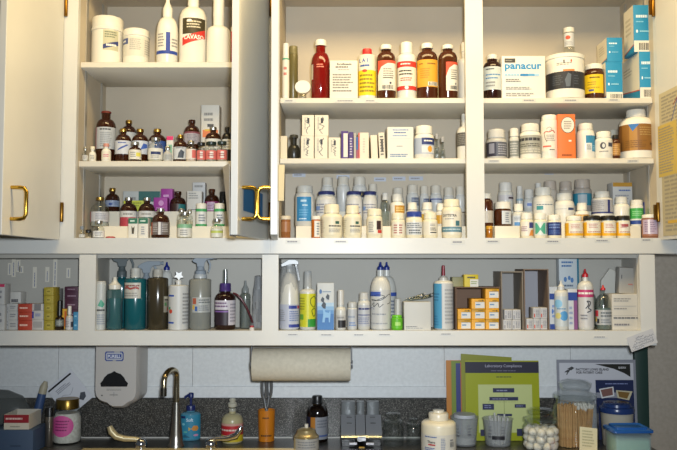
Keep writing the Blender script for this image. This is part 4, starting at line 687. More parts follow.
for px, y0, y1, s in ((10, 264, 274, 'over the white cartons by the picture edge'), (14, 259, 276, 'second from the picture edge'), (18.5, 261, 271, 'third from the picture edge'), (21.5, 267, 272, 'shortest, over the red stack'), (35, 268, 287, 'over the carton with the blue end'), (47.5, 268, 281, 'over the gold stack'), (55.5, 257, 286, 'longest, beside the gold stack'), (68.5, 269, 277, 'over the purple stack')):
    k = px_m(y0, UY); x = WX(px, y0, UY); z0, z1 = WZ(y1, UY), WZ(y0, UY); mb = MB()
    mb.box(x-.006, x+.006, UY-.0006, UY-.0001, z0-.003, z1+.003, P('#d2cec0', .6))
    flat_label(None, (x+.005, UY-.0006, z0), (0, 0, 1), (-1, 0, 0), z1-z0, .010, [('l', 0, .1, 1, .9, 2, '#5a6488')], mb=mb) if False else paint(mb, [('l', .02, .25, .98, .75, 1, '#6a7494')], lambda u, v, L, x=x, z0=z0, z1=z1: (x+.005-.010*v, UY-.0008-L*LAY, z0+(z1-z0)*u), 4, 1)
    tag(mb.build('paper_strip', smooth=0), 'narrow upright handwritten strip on the pigeonhole back '+s, 'paper strip', 'handwritten strips on the pigeonhole back')
# ================================================================ second pigeonhole: big bottles
def sprayer(r, R, z, s, col, dirx=1, trig=None, w=.012, neck=None, scale=1.):
    """trigger spray head on a bottle neck at height z, nozzle to dirx"""
    q = lambda pts: [(dirx*x*s, z+y*s) for x, y in pts]
    m = col if not isinstance(col, str) else PL(col, .6)
    MB().lathe([(R*.5, z-.002), (R*.5, z+.2*s), (R*.36, z+.26*s), (R*.30, z+.45*s)], m, seg=18).build('collar', r)
    MB().prism(q([(-.34, .62), (-.40, .72), (-.20, .86), (.05, .95), (.62, .95), (.62, .76), (.30, .74), (.20, .62), (.16, .40), (-.16, .40), (-.2, .58)]), -w, w, m).build('spray_head', r, smooth=0, bevel=.0015)
    nz = MB().lathe([(.07*s, 0), (.09*s, .01), (.09*s, .1*s), (.03*s, .11*s)], m, seg=12).build('nozzle', r); nz.rotation_euler = (0, dirx*math.pi/2, 0); nz.location = (dirx*.61*s, 0, z+.855*s)
    MB().prism(q([(.30, .73), (.42, .73), (.50, .50), (.46, .28), (.40, .12), (.34, .14), (.40, .34), (.40, .50)]), -w*.6, w*.6, trig or m).build('trigger', r, smooth=0, bevel=.001)
TEAL = mat('#17565e', .2); CLR = mat('#9ea4a2', .25, trans=.45, kind='milky')
B('spray_can', 'white container with green emblem, against the first post', 96, 105.6, 281, 'u', (283, 329, '#b4b9b8', [('p', [(.30, .52), (.5, .66), (.75, .55), (.6, .48), (.45, .5)], '#4c9c84'), ('l', .2, .38, .85, .46, 1, K), ('l', .2, .1, .8, .34, 5, '#8a92a0')]), 'cyl', 'milky', '#b2b4b2', .002, cat='can', ch=2, sd=.5)
r = B('spray_bottle', 'teal liquid spray bottle with grey trigger behind the cone-capped squeeze bottle', 112, 131, 275, 'u', None, 'sauce', TEAL, '#4c5c60', .068, ch=1, cw=.5, nw=.42, nh=2, sd=10)
k = px_m(275, .09); sprayer(r, 9.5*k, r['ztop']-UT-.004, 24*k, '#4c5658', 1)
r = B('squeeze_bottle', 'teal squeeze bottle with white pointed cap and dark curved grips', 106.6, 122.6, 277, 'u', None, 'sauce', mat('#5f8484', .25, trans=.72, kind='milky'), '#cfcec4', .004, ch=12, cone=12, cw=.76, nw=.7, nh=.5, sd=.8, fill=(TEAL, .80))
for s in (-1, 1):
    R = 8.9*px_m(300, .04); mb = MB(); a0 = math.radians(38*s+6)
    mb.tube([((R+.0006)*math.sin(a0+dx*s), -(R+.0006)*math.cos(a0+dx*s), z*.001) for dx, z in ((.45, 90), (.12, 84), (0, 74), (0, 40), (.1, 30), (.4, 22))], .0011, P('#122c3c')).build('grip_line', r)
r = B('squeeze_bottle', 'teal bottle with white ball cap and a hand-written white label', 124.8, 146, 268, 'u', (282.5, 298, '#b9b7ae', [('l', .05, .55, .95, .9, 2, '#7c4a44'), ('s', [(.1, .6), (.3, .75), (.5, .6), (.75, .72), (.9, .6)], .05, '#a03c34'), ('l', .1, .1, .9, .4, 2, '#8c8a84')], -85, 28), 'sauce', TEAL, '#c4c2b8', .006, ch=9.4, cw=.46, nw=.42, nh=.6, sd=1.6)
r = B('spray_bottle', 'clear trigger spray head rising behind the teal and olive bottles', 138, 154, 281, 'u', None, 'sauce', CLR, CLR, .085, ch=1, cw=.5, nw=.42, nh=2, sd=8)
k = px_m(275, .1); sprayer(r, 8*k, r['ztop']-UT-.003, 22*k, mat('#929ea8', .6, trans=.2, kind='milky'), 1)
OL = mat('#3a3426', .18)
r = B('squeeze_bottle', 'brownish olive liquid bottle with white cap and side warning label', 147.4, 168, 269, 'u', (296, 312, '#8f8c80', [('r', .1, .7, .6, .95, '#b9b4a0'), ('r', .1, .4, .4, .6, '#4a7a4c'), ('r', .5, .1, .9, .3, '#a9502c'), ('l', .1, .65, .9, .9, 1, '#3a3a3a')], 34, 88), 'sauce', OL, '#b4b0a4', .008, ch=7.6, cw=.48, nw=.44, nh=.6, sd=1.8)
B('squeeze_bottle', 'white bottle with navy pointed cap peeping between olive and white bottles', 160.5, 172.5, 262, 'u', None, 'lotion', 'milky', '#1c2a7c', .09, ch=8, cone=8, cw=.5, nw=.36, nh=1, sd=9)
B('lotion_bottle', 'white bottle with star-shaped cap, blue dashes and a red dot', 168.6, 188.4, 280, 'u', (286, 329, '#c2c3c0', [('r', .12, .76, .36, .8, '#2c4ea4'), ('r', .12, .14, .36, .18, '#2c4ea4'), ('c', .24, .42, .07, .05, '#c8452c'), ('r', .16, .46, .24, .52, '#3a8c5c'), ('l', .62, .12, .92, .86, 9, '#8d8d8c')]), 'sauce', 'milky', '#c9c9c6', .004, ch=3, cw=.32, nw=.3, nh=1.6, sd=1.4)
r = bpy.context.scene.objects[[o.name for o in C.objects if o.get('label', '').startswith('white bottle with star')][0]]
k = px_m(280, .05); z = r['ztop']-UT; mb = MB(); pts = []
for i in range(10): a = i*math.pi/5+.3; q = (5.6 if i % 2 else 2.9)*k; pts.append((q*math.cos(a), z+4.2*k+q*math.sin(a)))
mb.prism(pts, -.006, .006, PL('#bdbdb9')).build('star_cap', r, smooth=0, bevel=.001)
r = B('spray_bottle', 'tall cloudy clear spray bottle with white trigger and coloured hazard label', 189.6, 211, 274, 'u', (297, 312, '#a9aca8', [('r', .02, .55, .2, .95, '#a4553c'), ('r', .02, .2, .12, .5, '#c9a83c'), ('r', .14, .1, .26, .4, '#3c5c9c'), ('l', .32, .6, .95, .9, 2, '#5a5e60'), ('l', .32, .1, .9, .5, 3, '#77797c')], -45, 70), 'sauce', mat('#8f918a', .25, trans=.2, kind='milky'), '#aab0b4', .006, ch=4, cw=.6, nw=.55, nh=.6, sd=1.2)
k = px_m(275, .05); sprayer(r, 11*k, r['ztop']-UT-.004, 21*k, mat('#929ca6', .6, trans=.1, kind='milky'), 1)
r = B('pump_bottle', 'dark amber bottle with purple collar and clear tube on top', 215, 235.6, 283, 'u', (300, 324.5, '#c0bcc4', [('r', 0, 0, .6, .62, '#2a1e28'), ('r', 0, .52, .6, .58, '#7c5a9c'), ('l', .05, .7, .6, .95, 2, '#6a4a70'), ('l', .66, .1, .95, .9, 6, '#8a8894')], -80, 82), 'sauce', mat('#24100c', .12), '#3c2a6c', .006, ch=8, cw=.56, nw=.5, nh=1.5, sd=7)
k = px_m(275, .05); z = r['ztop']-UT
MB().lathe([(2.6*k, z), (2.3*k, z+13.5*k), (0, z+13.6*k)], PGLASS, seg=16).build('clear_tube', r)
MB().lathe([(1.0*k, z-2*k), (.8*k, z+12*k), (0, z+12*k)], P('#b4b0bc'), seg=10).build('inner_tube', r)
pts = []; Rk = k
for t in range(13):
    a = t/12; pts.append((Rk*(7.5+19.5*a), -.024-.004*math.sin(a*3), z-(10+3.5*a+27*a*a*.95)*k))
MB().tube(pts, [.0032]*11+[.003, .0026], mat('#4a1820', .25)).build('drawn_hose', r)
r = B('squeeze_bottle', 'clear bottle with pointed clear tip beside the dark amber pump bottle', 240, 250.6, 280.5, 'u', None, 'sauce', 'pclear', CLR, .05, ch=12, cone=12, cw=.66, nw=.6, sd=3, nh=.6, fill=(CLR, .9))
x, y = WX(252, 326, .02), .018
tag(MB().lathe([(0, 0), (.007, 0), (.0075, .006), (.006, .008), (0, .008)], P('#c9c6c2', .4), seg=16).lathe([(0, .0082), (.0055, .0082), (.0055, .013), (0, .013)], P('#a82a34', .4), seg=16).build('bottle_cap', loc=(x, y, UT)), 'tiny red and white cap at the foot of the pointed clear bottle', 'cap')
rn = random.Random(11); r = empty('plastic_bag', (WX(258, 310, .09), .088, UT+.0004)); tag(r, 'crumpled clear plastic bag stuffed beside the second post', 'bag')
def bag(r, w, dpt, h, seed, m):
    rn = random.Random(seed); n, L = 18, 9; vs = []; fs = []
    for i in range(L):
        t = i/(L-1); sc = 1-.55*t*t
        for j in range(n):
            a = 2*math.pi*j/n; q = rn.uniform(.72, 1.06)*sc
            vs.append((w/2*math.cos(a)*q, dpt/2*math.sin(a)*q, .0006+h*t*rn.uniform(.95, 1) if i else .0006))
    for i in range(L-1): fs += [(i*n+j, i*n+(j+1) % n, (i+1)*n+(j+1) % n, (i+1)*n+j) for j in range(n)]
    fs += [tuple(range((L-1)*n, L*n))]
    MB().add(vs, fs, m).build('bag_film', r, smooth=20)
bag(r, .042, .055, .155, 4, mat('#aaaeb2', .12, trans=.55, kind='milky'))
# ================================================================ third pigeonhole
r = B('spray_bottle', 'white cone-shouldered spray bottle wrapped in clear film, beside the second post', 279.6, 299.4, 263, 'u', (300, 328, '#aeb4c4', [('r', .5, .05, 1, .18, '#2c3a8c'), ('r', .5, .82, .8, .95, '#2c3a8c'), ('r', .82, .82, .95, .95, '#a83a44'), ('l', .52, .3, .95, .75, 5, '#6a78a8'), ('l', .04, .3, .4, .8, 6, '#8d9098')], -88, 80), 'lotion', 'milky', '#b4b7b8', .006, ch=6, cw=.34, nw=.3, nh=3, sd=32)
k = px_m(280, .05); R = 10*k; z = r['ztop']-UT
MB().prism([(-.8*R, z-.012), (-.9*R, z-.004), (-.1*R, z+.010), (.6*R, z+.010), (.9*R, z+.004), (.9*R, z-.006), (.3*R, z-.004)], -.009, .009, PL('#8d9192')).build('spray_head', r, smooth=0, bevel=.0015)
MB().prism([(.5*R, z-.004), (.75*R, z-.004), (1.05*R, z-.05), (.85*R, z-.055), (.7*R, z-.03)], -.005, .005, PL('#8d9192')).build('trigger', r, smooth=0, bevel=.001)
k_ = R*1.06; mb = MB(); rn = random.Random(8); vs = []; n = 20; zz = [.06, .09, .12, .15, .17, .182]
for i, q in enumerate(zz):
    for j in range(n): a = 2*math.pi*j/n; f = k_*rn.uniform(.85, 1.04)*(1.0 if q < .16 else .9); vs.append((f*math.cos(a), f*math.sin(a)*.8, q))
mb.add(vs, [(i*n+j, i*n+(j+1) % n, (i+1)*n+(j+1) % n, (i+1)*n+j) for i in range(len(zz)-1) for j in range(n)], mat('#b4b8ba', .1, trans=.72, kind='milky')).build('clear_film', r, smooth=15)
r = B('spray_bottle', 'yellow and green labelled bottle with clear pump sprayer', 299.8, 315.8, 271, 'u', (293.5, 326.5, '#c6c62a', [('r', .5, 0, 1, .24, '#2f8c34'), ('r', .1, .22, .32, .38, '#5f9c2c'), ('s', [(.62, .85), (.78, .92), (.9, .8), (.78, .6), (.62, .7), (.62, .85)], .012, '#4a5c1c'), ('s', [(.66, .5), (.8, .56), (.9, .44), (.75, .32), (.66, .5)], .012, '#4a5c1c'), ('l', .08, .5, .4, .9, 5, '#8a8c20')], -88, 88), 'sauce', 'milky', mat('#b9bec0', .2, trans=.35, kind='milky'), .006, ch=17, cw=.5, nw=.46, nh=1, sd=3)
DOG = [('p', [(.3, .16), (.36, .34), (.34, .42), (.42, .46), (.48, .38), (.7, .36), (.78, .42), (.8, .34), (.76, .16), (.7, .16), (.68, .26), (.48, .26), (.44, .16)], '#7fb0d8')]
def blot(u, v, s): return ('p', [(u, v), (u+.08*s, v+.05*s), (u+.16*s, v+.02*s), (u+.14*s, v-.04*s), (u+.06*s, v-.03*s)], '#26303c')
X('medicine_carton', 'upright carton fading from white to blue with dog pictures', 317.2, 334, 283, 'u', .035, '#c2c6c6', [('r', 0, .0, 1, .34, '#2c6cac'), ('r', 0, .34, 1, .42, '#4f86bc'), ('r', 0, .42, 1, .5, '#7aa6cc'), ('r', 0, .5, 1, .58, '#a3bfd4'), ('c', .2, .82, .08, .05, '#2c5c94'), ('l', .32, .8, .85, .84, 1, '#6a8098'), blot(.2, .64, 1.4), blot(.5, .7, 1.5), blot(.24, .52, 1.8)]+DOG, d=.01)
B('pump_bottle', 'small white pump bottle with black label block', 335.4, 346, 290, 'u', (315, 328, '#b4b4b2', [('r', .35, .05, .85, .62, '#1c1c20'), ('l', .3, .7, .8, .95, 1, GY)]), 'sauce', 'milky', '#bfc0be', .006, ch=15, cw=.62, nw=.56, nh=2, sd=4)
B('plastic_jar', 'small white jar with pale blue lettering', 347.4, 357, 302, 'u', (308, 328, '#b4b8bc', [('l', .2, .5, .8, .7, 1, '#8a96a8'), ('l', .3, .1, .8, .35, 2, '#5f80b8')]), 'jar', 'milky', '#b4b7b6', .008, cat='jar', ch=5)
B('plastic_bottle', 'wide-shouldered white bottle with navy lettering', 357.6, 370, 292.6, 'u', (305, 326, '#b2b6bc', [('l', .2, .74, .85, .92, 1, '#26306c'), ('r', .2, .52, .85, .56, '#3a4480'), ('l', .2, .1, .85, .44, 4, '#7c84a4')]), 'pill', 'milky', '#b9bbba', .008, ch=7, cw=.74, nw=.68)
SCR = [('r', .06, .84, .5, .96, '#3a55a8'), ('s', [(.2, .84), (.45, .88), (.62, .84), (.5, .78), (.3, .72), (.2, .76), (.5, .74), (.78, .9), (.86, .8), (.82, .68), (.7, .64)], .008, '#22242c'), ('s', [(.2, .6), (.3, .68), (.28, .56), (.42, .66), (.46, .56), (.58, .64)], .008, '#22242c'), ('s', [(.1, .5), (.2, .55), (.3, .5)], .006, '#2c3a7c'), ('l', .2, .36, .8, .40, 1, '#6a7080'), ('l', .15, .12, .85, .16, 1, '#8d9098')]
B('flush_bottle', 'tall white bottle with navy pointed cap and black script, nearer the shelf edge', 370.4, 390.8, 262, 'u', (288, 328, '#bdbfbe', SCR), 'lotion', 'milky', '#1c3080', .006, g='tall white bottles with navy pointed caps', ch=8, cone=8, cw=.32, nw=.36, nh=6, sd=14)
B('flush_bottle', 'tall white bottle with navy pointed cap, half hidden behind its twin', 377, 396.4, 262, 'u', (288, 328, '#bdbfbe', [('r', .6, .84, .95, .94, '#3a55a8'), ('l', .6, .2, .95, .75, 6, '#6a7488')]), 'lotion', 'milky', '#1c3080', .072, g='tall white bottles with navy pointed caps', ch=8, cone=8, cw=.32, nw=.36, nh=6, sd=14)
B('dropper_bottle', 'bright green clip-topped bottle between tall white bottle and blank carton', 391.4, 402.6, 315, 'u', (319, 328, '#5fae2a', [('r', .4, .3, .7, .7, '#a4d472')]), 'jar', '#58b41e', '#6cc42c', .004, ch=2)
B('pump_bottle', 'small bottle with tall pale grey cap behind the bright green one', 393.4, 402.4, 298.6, 'u', None, 'sauce', 'pclear', '#aeb0ae', .05, ch=17, cw=.84, nw=.8, nh=.6, sd=1)
WB = X('medicine_carton', 'plain white carton with one printed line at its foot', 404.2, 430.8, 302, 'u', .06, '#bfc0bc', [('l', .06, .10, .5, .14, 1, K), ('l', .06, .05, .85, .08, 1, '#6a6a6c')], d=.004)
rn = random.Random(2)
for i, (a, b) in enumerate(((399.5, 420), (406, 424), (412, 431), (417, 436))):
    z = WB['ztop']+.0055+i*.0012; ya = .018+i*.016; yb = ya+.006
    p0, p1 = Vector((WX(a+5, 300, ya), ya, z)), Vector((WX(b, 300, yb), yb, z+.010+.004*(i % 2)))
    r = empty('plastic_syringe', p0); d = p1-p0; mb = MB()
    MB().tube([(0, 0, 0), d*.35, d], [.0018, .0048, .0052], PGLASS, 12).build('barrel', r); MB().tube([d*.98, d*1.12], .004, P('#8d9094')).build('plunger', r)
    tag(r, ('clear plastic syringe lying foremost on the blank white carton', 'clear plastic syringe, second from front on the white carton', 'clear plastic syringe, third from front on the white carton', 'clear plastic syringe lying rearmost on the blank white carton')[i], 'syringe', 'clear plastic syringes lying on the white carton')
r = B('squeeze_bottle', 'white bottle with light blue side label and red tip', 434, 453.2, 273, 'u', (283.5, 328, '#b9bbbb', [('r', 0, 0, .44, 1, '#4a94bc'), ('l', .05, .6, .38, .8, 3, '#2c6c98'), ('l', .05, .06, .34, .3, 4, '#3a7ca8'), ('l', .54, .1, .95, .9, 10, '#9a9c9e')], -88, 88), 'lotion', 'milky', '#b4b4b0', .008, ch=7, cone=7, cw=.46, nw=.6, nh=.6, sd=2.5)
k = px_m(270, .04); z = r['ztop']-UT; MB().lathe([(1.9*k, z-4*k), (1.7*k, z+1.5*k), (1.5*k, z+7.4*k), (0, z+7.8*k)], mat('#8c2430', .35), seg=14).build('red_tip', r)
# open-fronted cardboard bins and what they hold
def bin_(n, lab, x0, x1, yt, col, inner, dp, d):
    Y = .012+d; xa, xb = WX(x0, 305, Y), WX(x1, 305, Y); H = WZ(yt, Y)-UT; t = .003
    r = empty(n, ((xa+xb)/2, Y, UT)); tag(r, lab, 'bin', 'cardboard bins lying on their sides'); w = xb-xa; m = P(col, .75); mi = P(inner, .75)
    mb = MB(); mb.box(-w/2, -w/2+t, 0, dp, 0, H, m); mb.box(w/2-t, w/2, 0, dp, 0, H, m); mb.box(-w/2+t, w/2-t, 0, dp, H-t, H, m); mb.box(-w/2+t, w/2-t, 0, dp, 0, t*.6, m); mb.build('bin_shell', r, smooth=0)
    mb = MB(); mb.box(-w/2+t, w/2-t, dp-t, dp, t*.6, H-t, mi); mb.build('bin_back', r, smooth=0); r['ztop'] = UT+H; r['fl'] = UT+t*.6; return r
b1 = bin_('cardboard_bin', 'brown cardboard bin holding yellow cartons', 455.6, 500.4, 287, '#5f4a3c', '#735a48', .11, .006)
b2 = bin_('cardboard_bin', 'grey cardboard bin between the yellow cartons and the wider grey bin', 501.4, 523.4, 271.4, '#7c746a', '#9a9896', .112, .006)
b3 = bin_('cardboard_bin', 'wider grey cardboard bin with brown edges beside the navy-striped carton', 524.2, 549, 269, '#6f5f52', '#9c9ca2', .112, .006)
G16 = 'yellow cartons stacked in the brown cardboard bin'
YF = lambda: [('r', .26, .08, .97, .70, '#c9cac8'), ('l', .32, .3, .75, .58, 1, '#3f74a8'), ('r', .26, .70, .97, .74, '#6a5a2c'), ('l', .5, .8, .95, .93, 1, '#5a4a14')]
cols = ((457.8, 471, (318, 305.6), 'column beside the red-tipped bottle'), (471.6, 485, (318, 305.6, 293), 'middle column'), (485.6, 499, (318, 305.6, 293.4, 289.2) if 0 else (317.6, 305.6, 294, 0), 'column by the grey bins'))
nm = ('bottom', 'second from bottom', 'third from bottom', 'topmost')
SH['b1'] = (b1['fl'], .012)
hh = (b1['ztop']-.003-b1['fl'])/4-.0008
for x0, x1, ys, s in cols:
    on = None; n = {'m': 3, 'c': 2}.get(s[0], 2)
    if 'middle' in s: n = 3
    elif 'grey bins' in s: n = 4
    for i in range(n):
        zz = b1['fl']+i*(hh+.0005); Y = .012+.004+.002*((i*7+len(s)) % 3)
        on = X('medicine_carton', 'yellow white-labelled carton, %s, %s of the brown bin' % (nm[i] if not (i == n-1) else 'top', s), x0, x1, ZP(zz+hh, Y), 'b1', .07, '#d49a10', YF()+([('c', .84, .86, .06, .07, '#2a2410')] if (i+len(s)) % 3 == 0 else []), d=Y-.012, on=dict(ztop=zz-.0003), g=G16)
r = X('medicine_carton', 'yellow and white carton with black print on top of the brown bin', 464.4, 478.4, 274.6, 'u', .04, '#b9a81c', [('r', .4, 0, 1, .62, '#c4c4c0'), ('l', .2, .66, .95, .9, 1, K), ('l', .45, .2, .95, .5, 2, '#7a8a4c')], d=.006, on=b1)
X('medicine_box', 'drab olive carton lying beside the yellow and white one on the bin', 452.4, 463.8, 277, 'u', .04, '#87845c', [], d=.03, on=b1)
SH['b2'] = (b2['fl'], .012); SH['b3'] = (b3['fl'], .012)
G17 = 'small white cartons in the grey cardboard bins'
def SF(c, s): return [('l', .42, .15, .62, .85, 5, '#5a5a66'), ('l', .68, .15, .9, .85, 5, '#7a7a84'), ('r', .06, .1, .24, .45, c), ('l', .1, .6, .3, .9, 2, '#9a9aa0')]
def small(b, xs, ys, c, names):
    for (x0, x1, i), s in zip(xs, names):
        z, yf = SH[b]; Y = .018; h = (WZ(ys[0], Y)-z)/2-.0006; zz = z+i*(h+.0006)
        X('medicine_box', s, x0, x1, ZP(zz+h, Y), b, .05, '#b4b4b4', SF(c, 0), d=.006, on=dict(ztop=zz-.0003), g=G17)
small('b2', ((503.4, 511.8, 0), (512.4, 520.8, 0), (504.6, 512.2, 1), (512.8, 520.6, 1)), (309.5,), '#8a8a92', ('small white carton, bottom, next to the yellow stack side', 'small white carton, bottom, at the inner wall of the narrower bin', 'small white carton, top, next to the yellow stack side', 'small white carton, top, at the inner wall of the narrower bin'))
small('b3', ((526.6, 533.2, 0), (533.6, 540.2, 0), (540.6, 547.2, 0), (533.4, 540, 1), (540.4, 547.2, 1)), (307.5,), '#b8402c', ('red-marked small carton alone at the dark side of the wider bin', 'red-marked small carton, bottom middle of the wider bin', 'red-marked small carton, bottom by the navy-striped carton', 'red-marked small carton, top middle of the wider bin', 'red-marked small carton, top by the navy-striped carton'))
NVB = [('r', 0, .70, 1, .84, '#22408c'), ('r', 0, .0, 1, .12, '#22408c'), ('l', .3, .25, .8, .6, 3, '#6f8cc0'), ('c', .35, .42, .12, .06, '#4f74b8')]
X('medicine_carton', 'white carton with navy stripe beside the wider grey bin', 549.6, 557.6, 286.6, 'u', .04, '#bfc3c6', NVB, d=.03)
X('medicine_carton', 'white and navy carton between the two white squeeze bottles', 568.2, 577.4, 289, 'u', .04, '#bfc3c6', [('r', 0, .72, 1, .92, '#22408c'), ('r', .6, .0, 1, .72, '#7c4a7c'), ('l', .1, .1, .5, .6, 4, '#8a96b4')], d=.02)
X('medicine_carton', 'tall white carton with teal edge and blue lettering behind the squeeze bottles', 559.4, 579.4, 254.5, 'u', .03, '#bfc8cc', [('r', .9, 0, 1, 1, '#1c6c84'), ('r', 0, .0, 1, .10, '#1c5c84'), ('l', .12, .82, .75, .92, 2, '#3a6aa0'), ('c', .3, .66, .08, .035, '#4a7ab0'), ('c', .5, .68, .07, .03, '#4a7ab0'), ('c', .64, .65, .08, .035, '#4a7ab0'), ('l', .15, .55, .8, .6, 1, '#5a6a80')], d=.085)
B('squeeze_bottle', 'white squeeze bottle with pale blue patches and white pointed tip', 554.6, 568, 280.4, 'u', (296, 326, '#b9c2c6', [('c', .35, .75, .2, .14, '#7fb4d4'), ('c', .62, .35, .2, .16, '#4f94c8'), ('c', .35, .35, .14, .1, '#c9c07c'), ('l', .3, .55, .8, .62, 1, '#5a8ab0')]), 'lotion', 'milky', '#c4c6c4', .004, ch=9, cone=9, cw=.5, nw=.45, nh=.5, sd=3)
def redtip(lab, x0, x1, yt, L, d, body, **k): return B('squeeze_bottle', lab, x0, x1, yt, 'u', L, 'lotion', body, '#b8252c', d, **k)
redtip('white bottle with red pointed cap and magenta label band', 577.8, 593.2, 269, (289.5, 327, '#bdbdbd', [('r', 0, .80, 1, 1, '#b83a6c'), ('l', .2, .85, .9, .96, 1, WH), ('r', 0, 0, .12, 1, '#6a3464'), ('s', [(.5, .5), (.62, .62), (.55, .7), (.7, .66), (.6, .52), (.72, .46), (.55, .4)], .012, '#26262c'), ('l', .3, .2, .6, .36, 2, '#77777c')]), .004, 'milky', ch=8, cone=8, cw=.4, nw=.36, nh=4, sd=6)
redtip('small clear bottle with red tip, mostly behind the magenta-banded one', 586.8, 596.4, 283.4, None, .08, 'pclear', ch=6, cone=6, cw=.4, nw=.36, nh=4, sd=8)
redtip('clear bottle with thin red tip and colour-blocked white label', 595.6, 611.2, 285, (309.5, 324.5, '#a9acac', [('r', .12, .55, .3, .95, '#b83a44'), ('r', .12, .2, .22, .5, '#c9a83c'), ('r', .24, .1, .34, .4, '#2a2a30'), ('l', .4, .5, .95, .9, 2, '#5f6468'), ('l', .4, .1, .8, .42, 2, '#7a7e84')]), .004, 'pclear', ch=5, cone=5, cw=.3, nw=.22, nh=4, sd=11, fill=(mat('#8a9a96', .2, trans=.3, kind='milky'), .9))
X('medicine_carton', 'wide white carton with grey text lines beside the end post', 612.2, 638.8, 294, 'u', .07, '#c2beb4', [('l', .06, .78, .72, .9, 2, '#8a8884'), ('r', .06, .66, .9, .67, '#9a9894'), ('l', .06, .56, .6, .63, 1, '#8a8884'), ('l', .04, .30, .97, .37, 1, '#44444a'), ('r', .04, .40, .97, .405, '#8a8884'), ('l', .06, .1, .8, .2, 1, '#77757a')], d=.006)
wc = [o for o in C.objects if o.get('label', '').startswith('wide white carton')][0]
X('medicine_carton', 'grey carton with light blue edge leaning on top of the wide text carton', 618.6, 636.6, 267, 'u', .03, '#96948e', [('r', .84, 0, 1, 1, '#6f9cb8'), ('r', 0, .97, 1, 1, '#5a5650'), ('r', .1, .55, .14, .7, '#4a4a4a'), ('l', .5, .3, .75, .4, 1, '#a4625a')], d=.03, on=wc, tilt=.05)
o = MB().prism([(WX(599, 293, .11), UT+.0005), (WX(622, 293, .11), UT+.0005), (WX(620, 293, .11), WZ(274, .11)), (WX(611, 293, .11), WZ(268, .11)), (WX(602, 293, .11), WZ(280, .11))], .112, .126, P('#c4c3ba', .6)).build('folded_leaflet', smooth=0, bevel=.002)
tag(o, 'folded white leaflet behind the clear red-tipped bottle', 'leaflet')
for px, y0, s in ((294, 334.6, 'under the film-wrapped spray bottle'), (327, 334.8, 'under the blue dog carton'), (360, 334.8, 'under the navy-lettered bottle'), (385, 334.6, 'under the tall navy-capped bottle'), (447, 334, 'under the blue-labelled red-tip bottle'), (600, 337, 'under the clear red-tipped bottle')):
    tape(px, y0, 15, 2.6, 0, 'pale paper name strip on the lower ledge '+s, '#cfcfca')
# hand-written note taped over the unit corner
k = px_m(340, -.004); c = (WX(642, 340, -.004), -.0045, WZ(340.2, -.004)); mb = MB(); w, h = 28*k, 15*k
mb.box(-w/2, w/2, -.0004, .0004, -h/2, h/2, P('#c2c3c6', .6)); rn = random.Random(9)
hw = []
for v, u0, u1 in ((.78, .3, .62), (.62, .22, .95), (.44, .15, .9), (.26, .08, .92), (.12, .05, .5)):
    pts = []; u = u0
    while u < u1: pts.append((u, v+rn.uniform(-.07, .07))); u += .022
    hw.append(('s', pts, .008, '#4a4c5c'))
flat_label(None, (-w/2, -.0004, -h/2), (1, 0, 0), (0, 0, 1), w, h, hw, mb=mb)
o = mb.build('paper_note', smooth=0, loc=c); o.rotation_euler = (.0, -math.radians(20), 0); tag(o, 'hand-written white note stuck askew on the corner of the shelf unit', 'note')
# papers taped inside the open right-hand door
o_, d_, n_, w_ = DOORS[727]; rn = random.Random(21)
def doorpaper(t0, t1, y0, y1, col, lab, des, k=1, lift=.001):
    z0, z1 = WZ(y1, -.05), WZ(y0, -.05); p = o_+d_*t0+n_*(.0006*k); mb = MB()
    a = [p+Vector((0, 0, z0)), p+d_*(t1-t0)+Vector((0, 0, z0)), p+d_*(t1-t0)+Vector((0, 0, z1)), p+Vector((0, 0, z1))]
    b = [q-n_*.0004 for q in a]
    mb.add(a+b, [(3, 2, 1, 0), (4, 5, 6, 7), (0, 1, 5, 4), (2, 3, 7, 6), (1, 2, 6, 5), (3, 0, 4, 7)], P(col, .6))
    flat_label(None, a[0], d_, (0, 0, 1), t1-t0, z1-z0, des, mb=mb)
    q = mb.build('taped_paper', smooth=0); tag(q, lab, 'paper', 'papers taped inside the open door')
ln = lambda: [('l', .05, .05, .9, .95, 17, '#958f7c')]
doorpaper(.012, .30, 92, 158, '#bdb392', 'buff printed sheet, highest on the open door beside the turquoise cartons', ln()+[('s', [(.3, .75), (.5, .95)], .01, '#8c3a30'), ('s', [(.2, .4), (.4, .85)], .008, '#4a5c9c')], 1)
doorpaper(.004, .115, 124, 176, '#c4ac58', 'yellow clear-pocket slip on the open door beside the gold-labelled jar', ln(), 3)
doorpaper(.02, .34, 160, 236, '#b3aa8c', 'long buff list lowest on the open door above the ledge', ln()+[('r', .1, .16, .95, .2, '#c9a43c')], 2)
doorpaper(.14, .34, 66, 90, '#c0b79a', 'small buff slip just above the printed sheet on the open door', ln(), 1)
# ================================================================ things on the wall under the shelf
# soap dispenser
Y = .165; k = px_m(375, Y); X0 = WX(120, 375, Y); r = empty('soap_dispenser', (X0, YW-.0225, WZ(409, Y))); tag(r, 'pale grey touch-free soap dispenser on the wall beside the faucet', 'soap dispenser')
hz = lambda p: WZ(p, Y)-WZ(409, Y); wx = lambda p: WX(p, 375, Y)-X0
out = [(94.4, 342), (94.4, 390), (94.9, 395), (96.4, 398.6), (99.5, 401.8), (104, 403.8), (108, 405), (110.5, 407.4), (114, 409), (124, 409), (127.5, 407.4), (130, 405), (133, 403.8), (136.4, 401.8), (138.6, 398.6), (139.4, 395), (139.6, 390), (139.6, 342)]
mb = MB(); rings = []
for yy, s in ((0, 1.0), (-.072, 1.), (-.088, .985), (-.1, .95), (-.1105, .89)):
    rings.append([(wx(117.7)+(wx(a)-wx(117.7))*s, yy, hz(375)+(hz(b)-hz(375))*(s if s < 1 else 1)) for a, b in out])
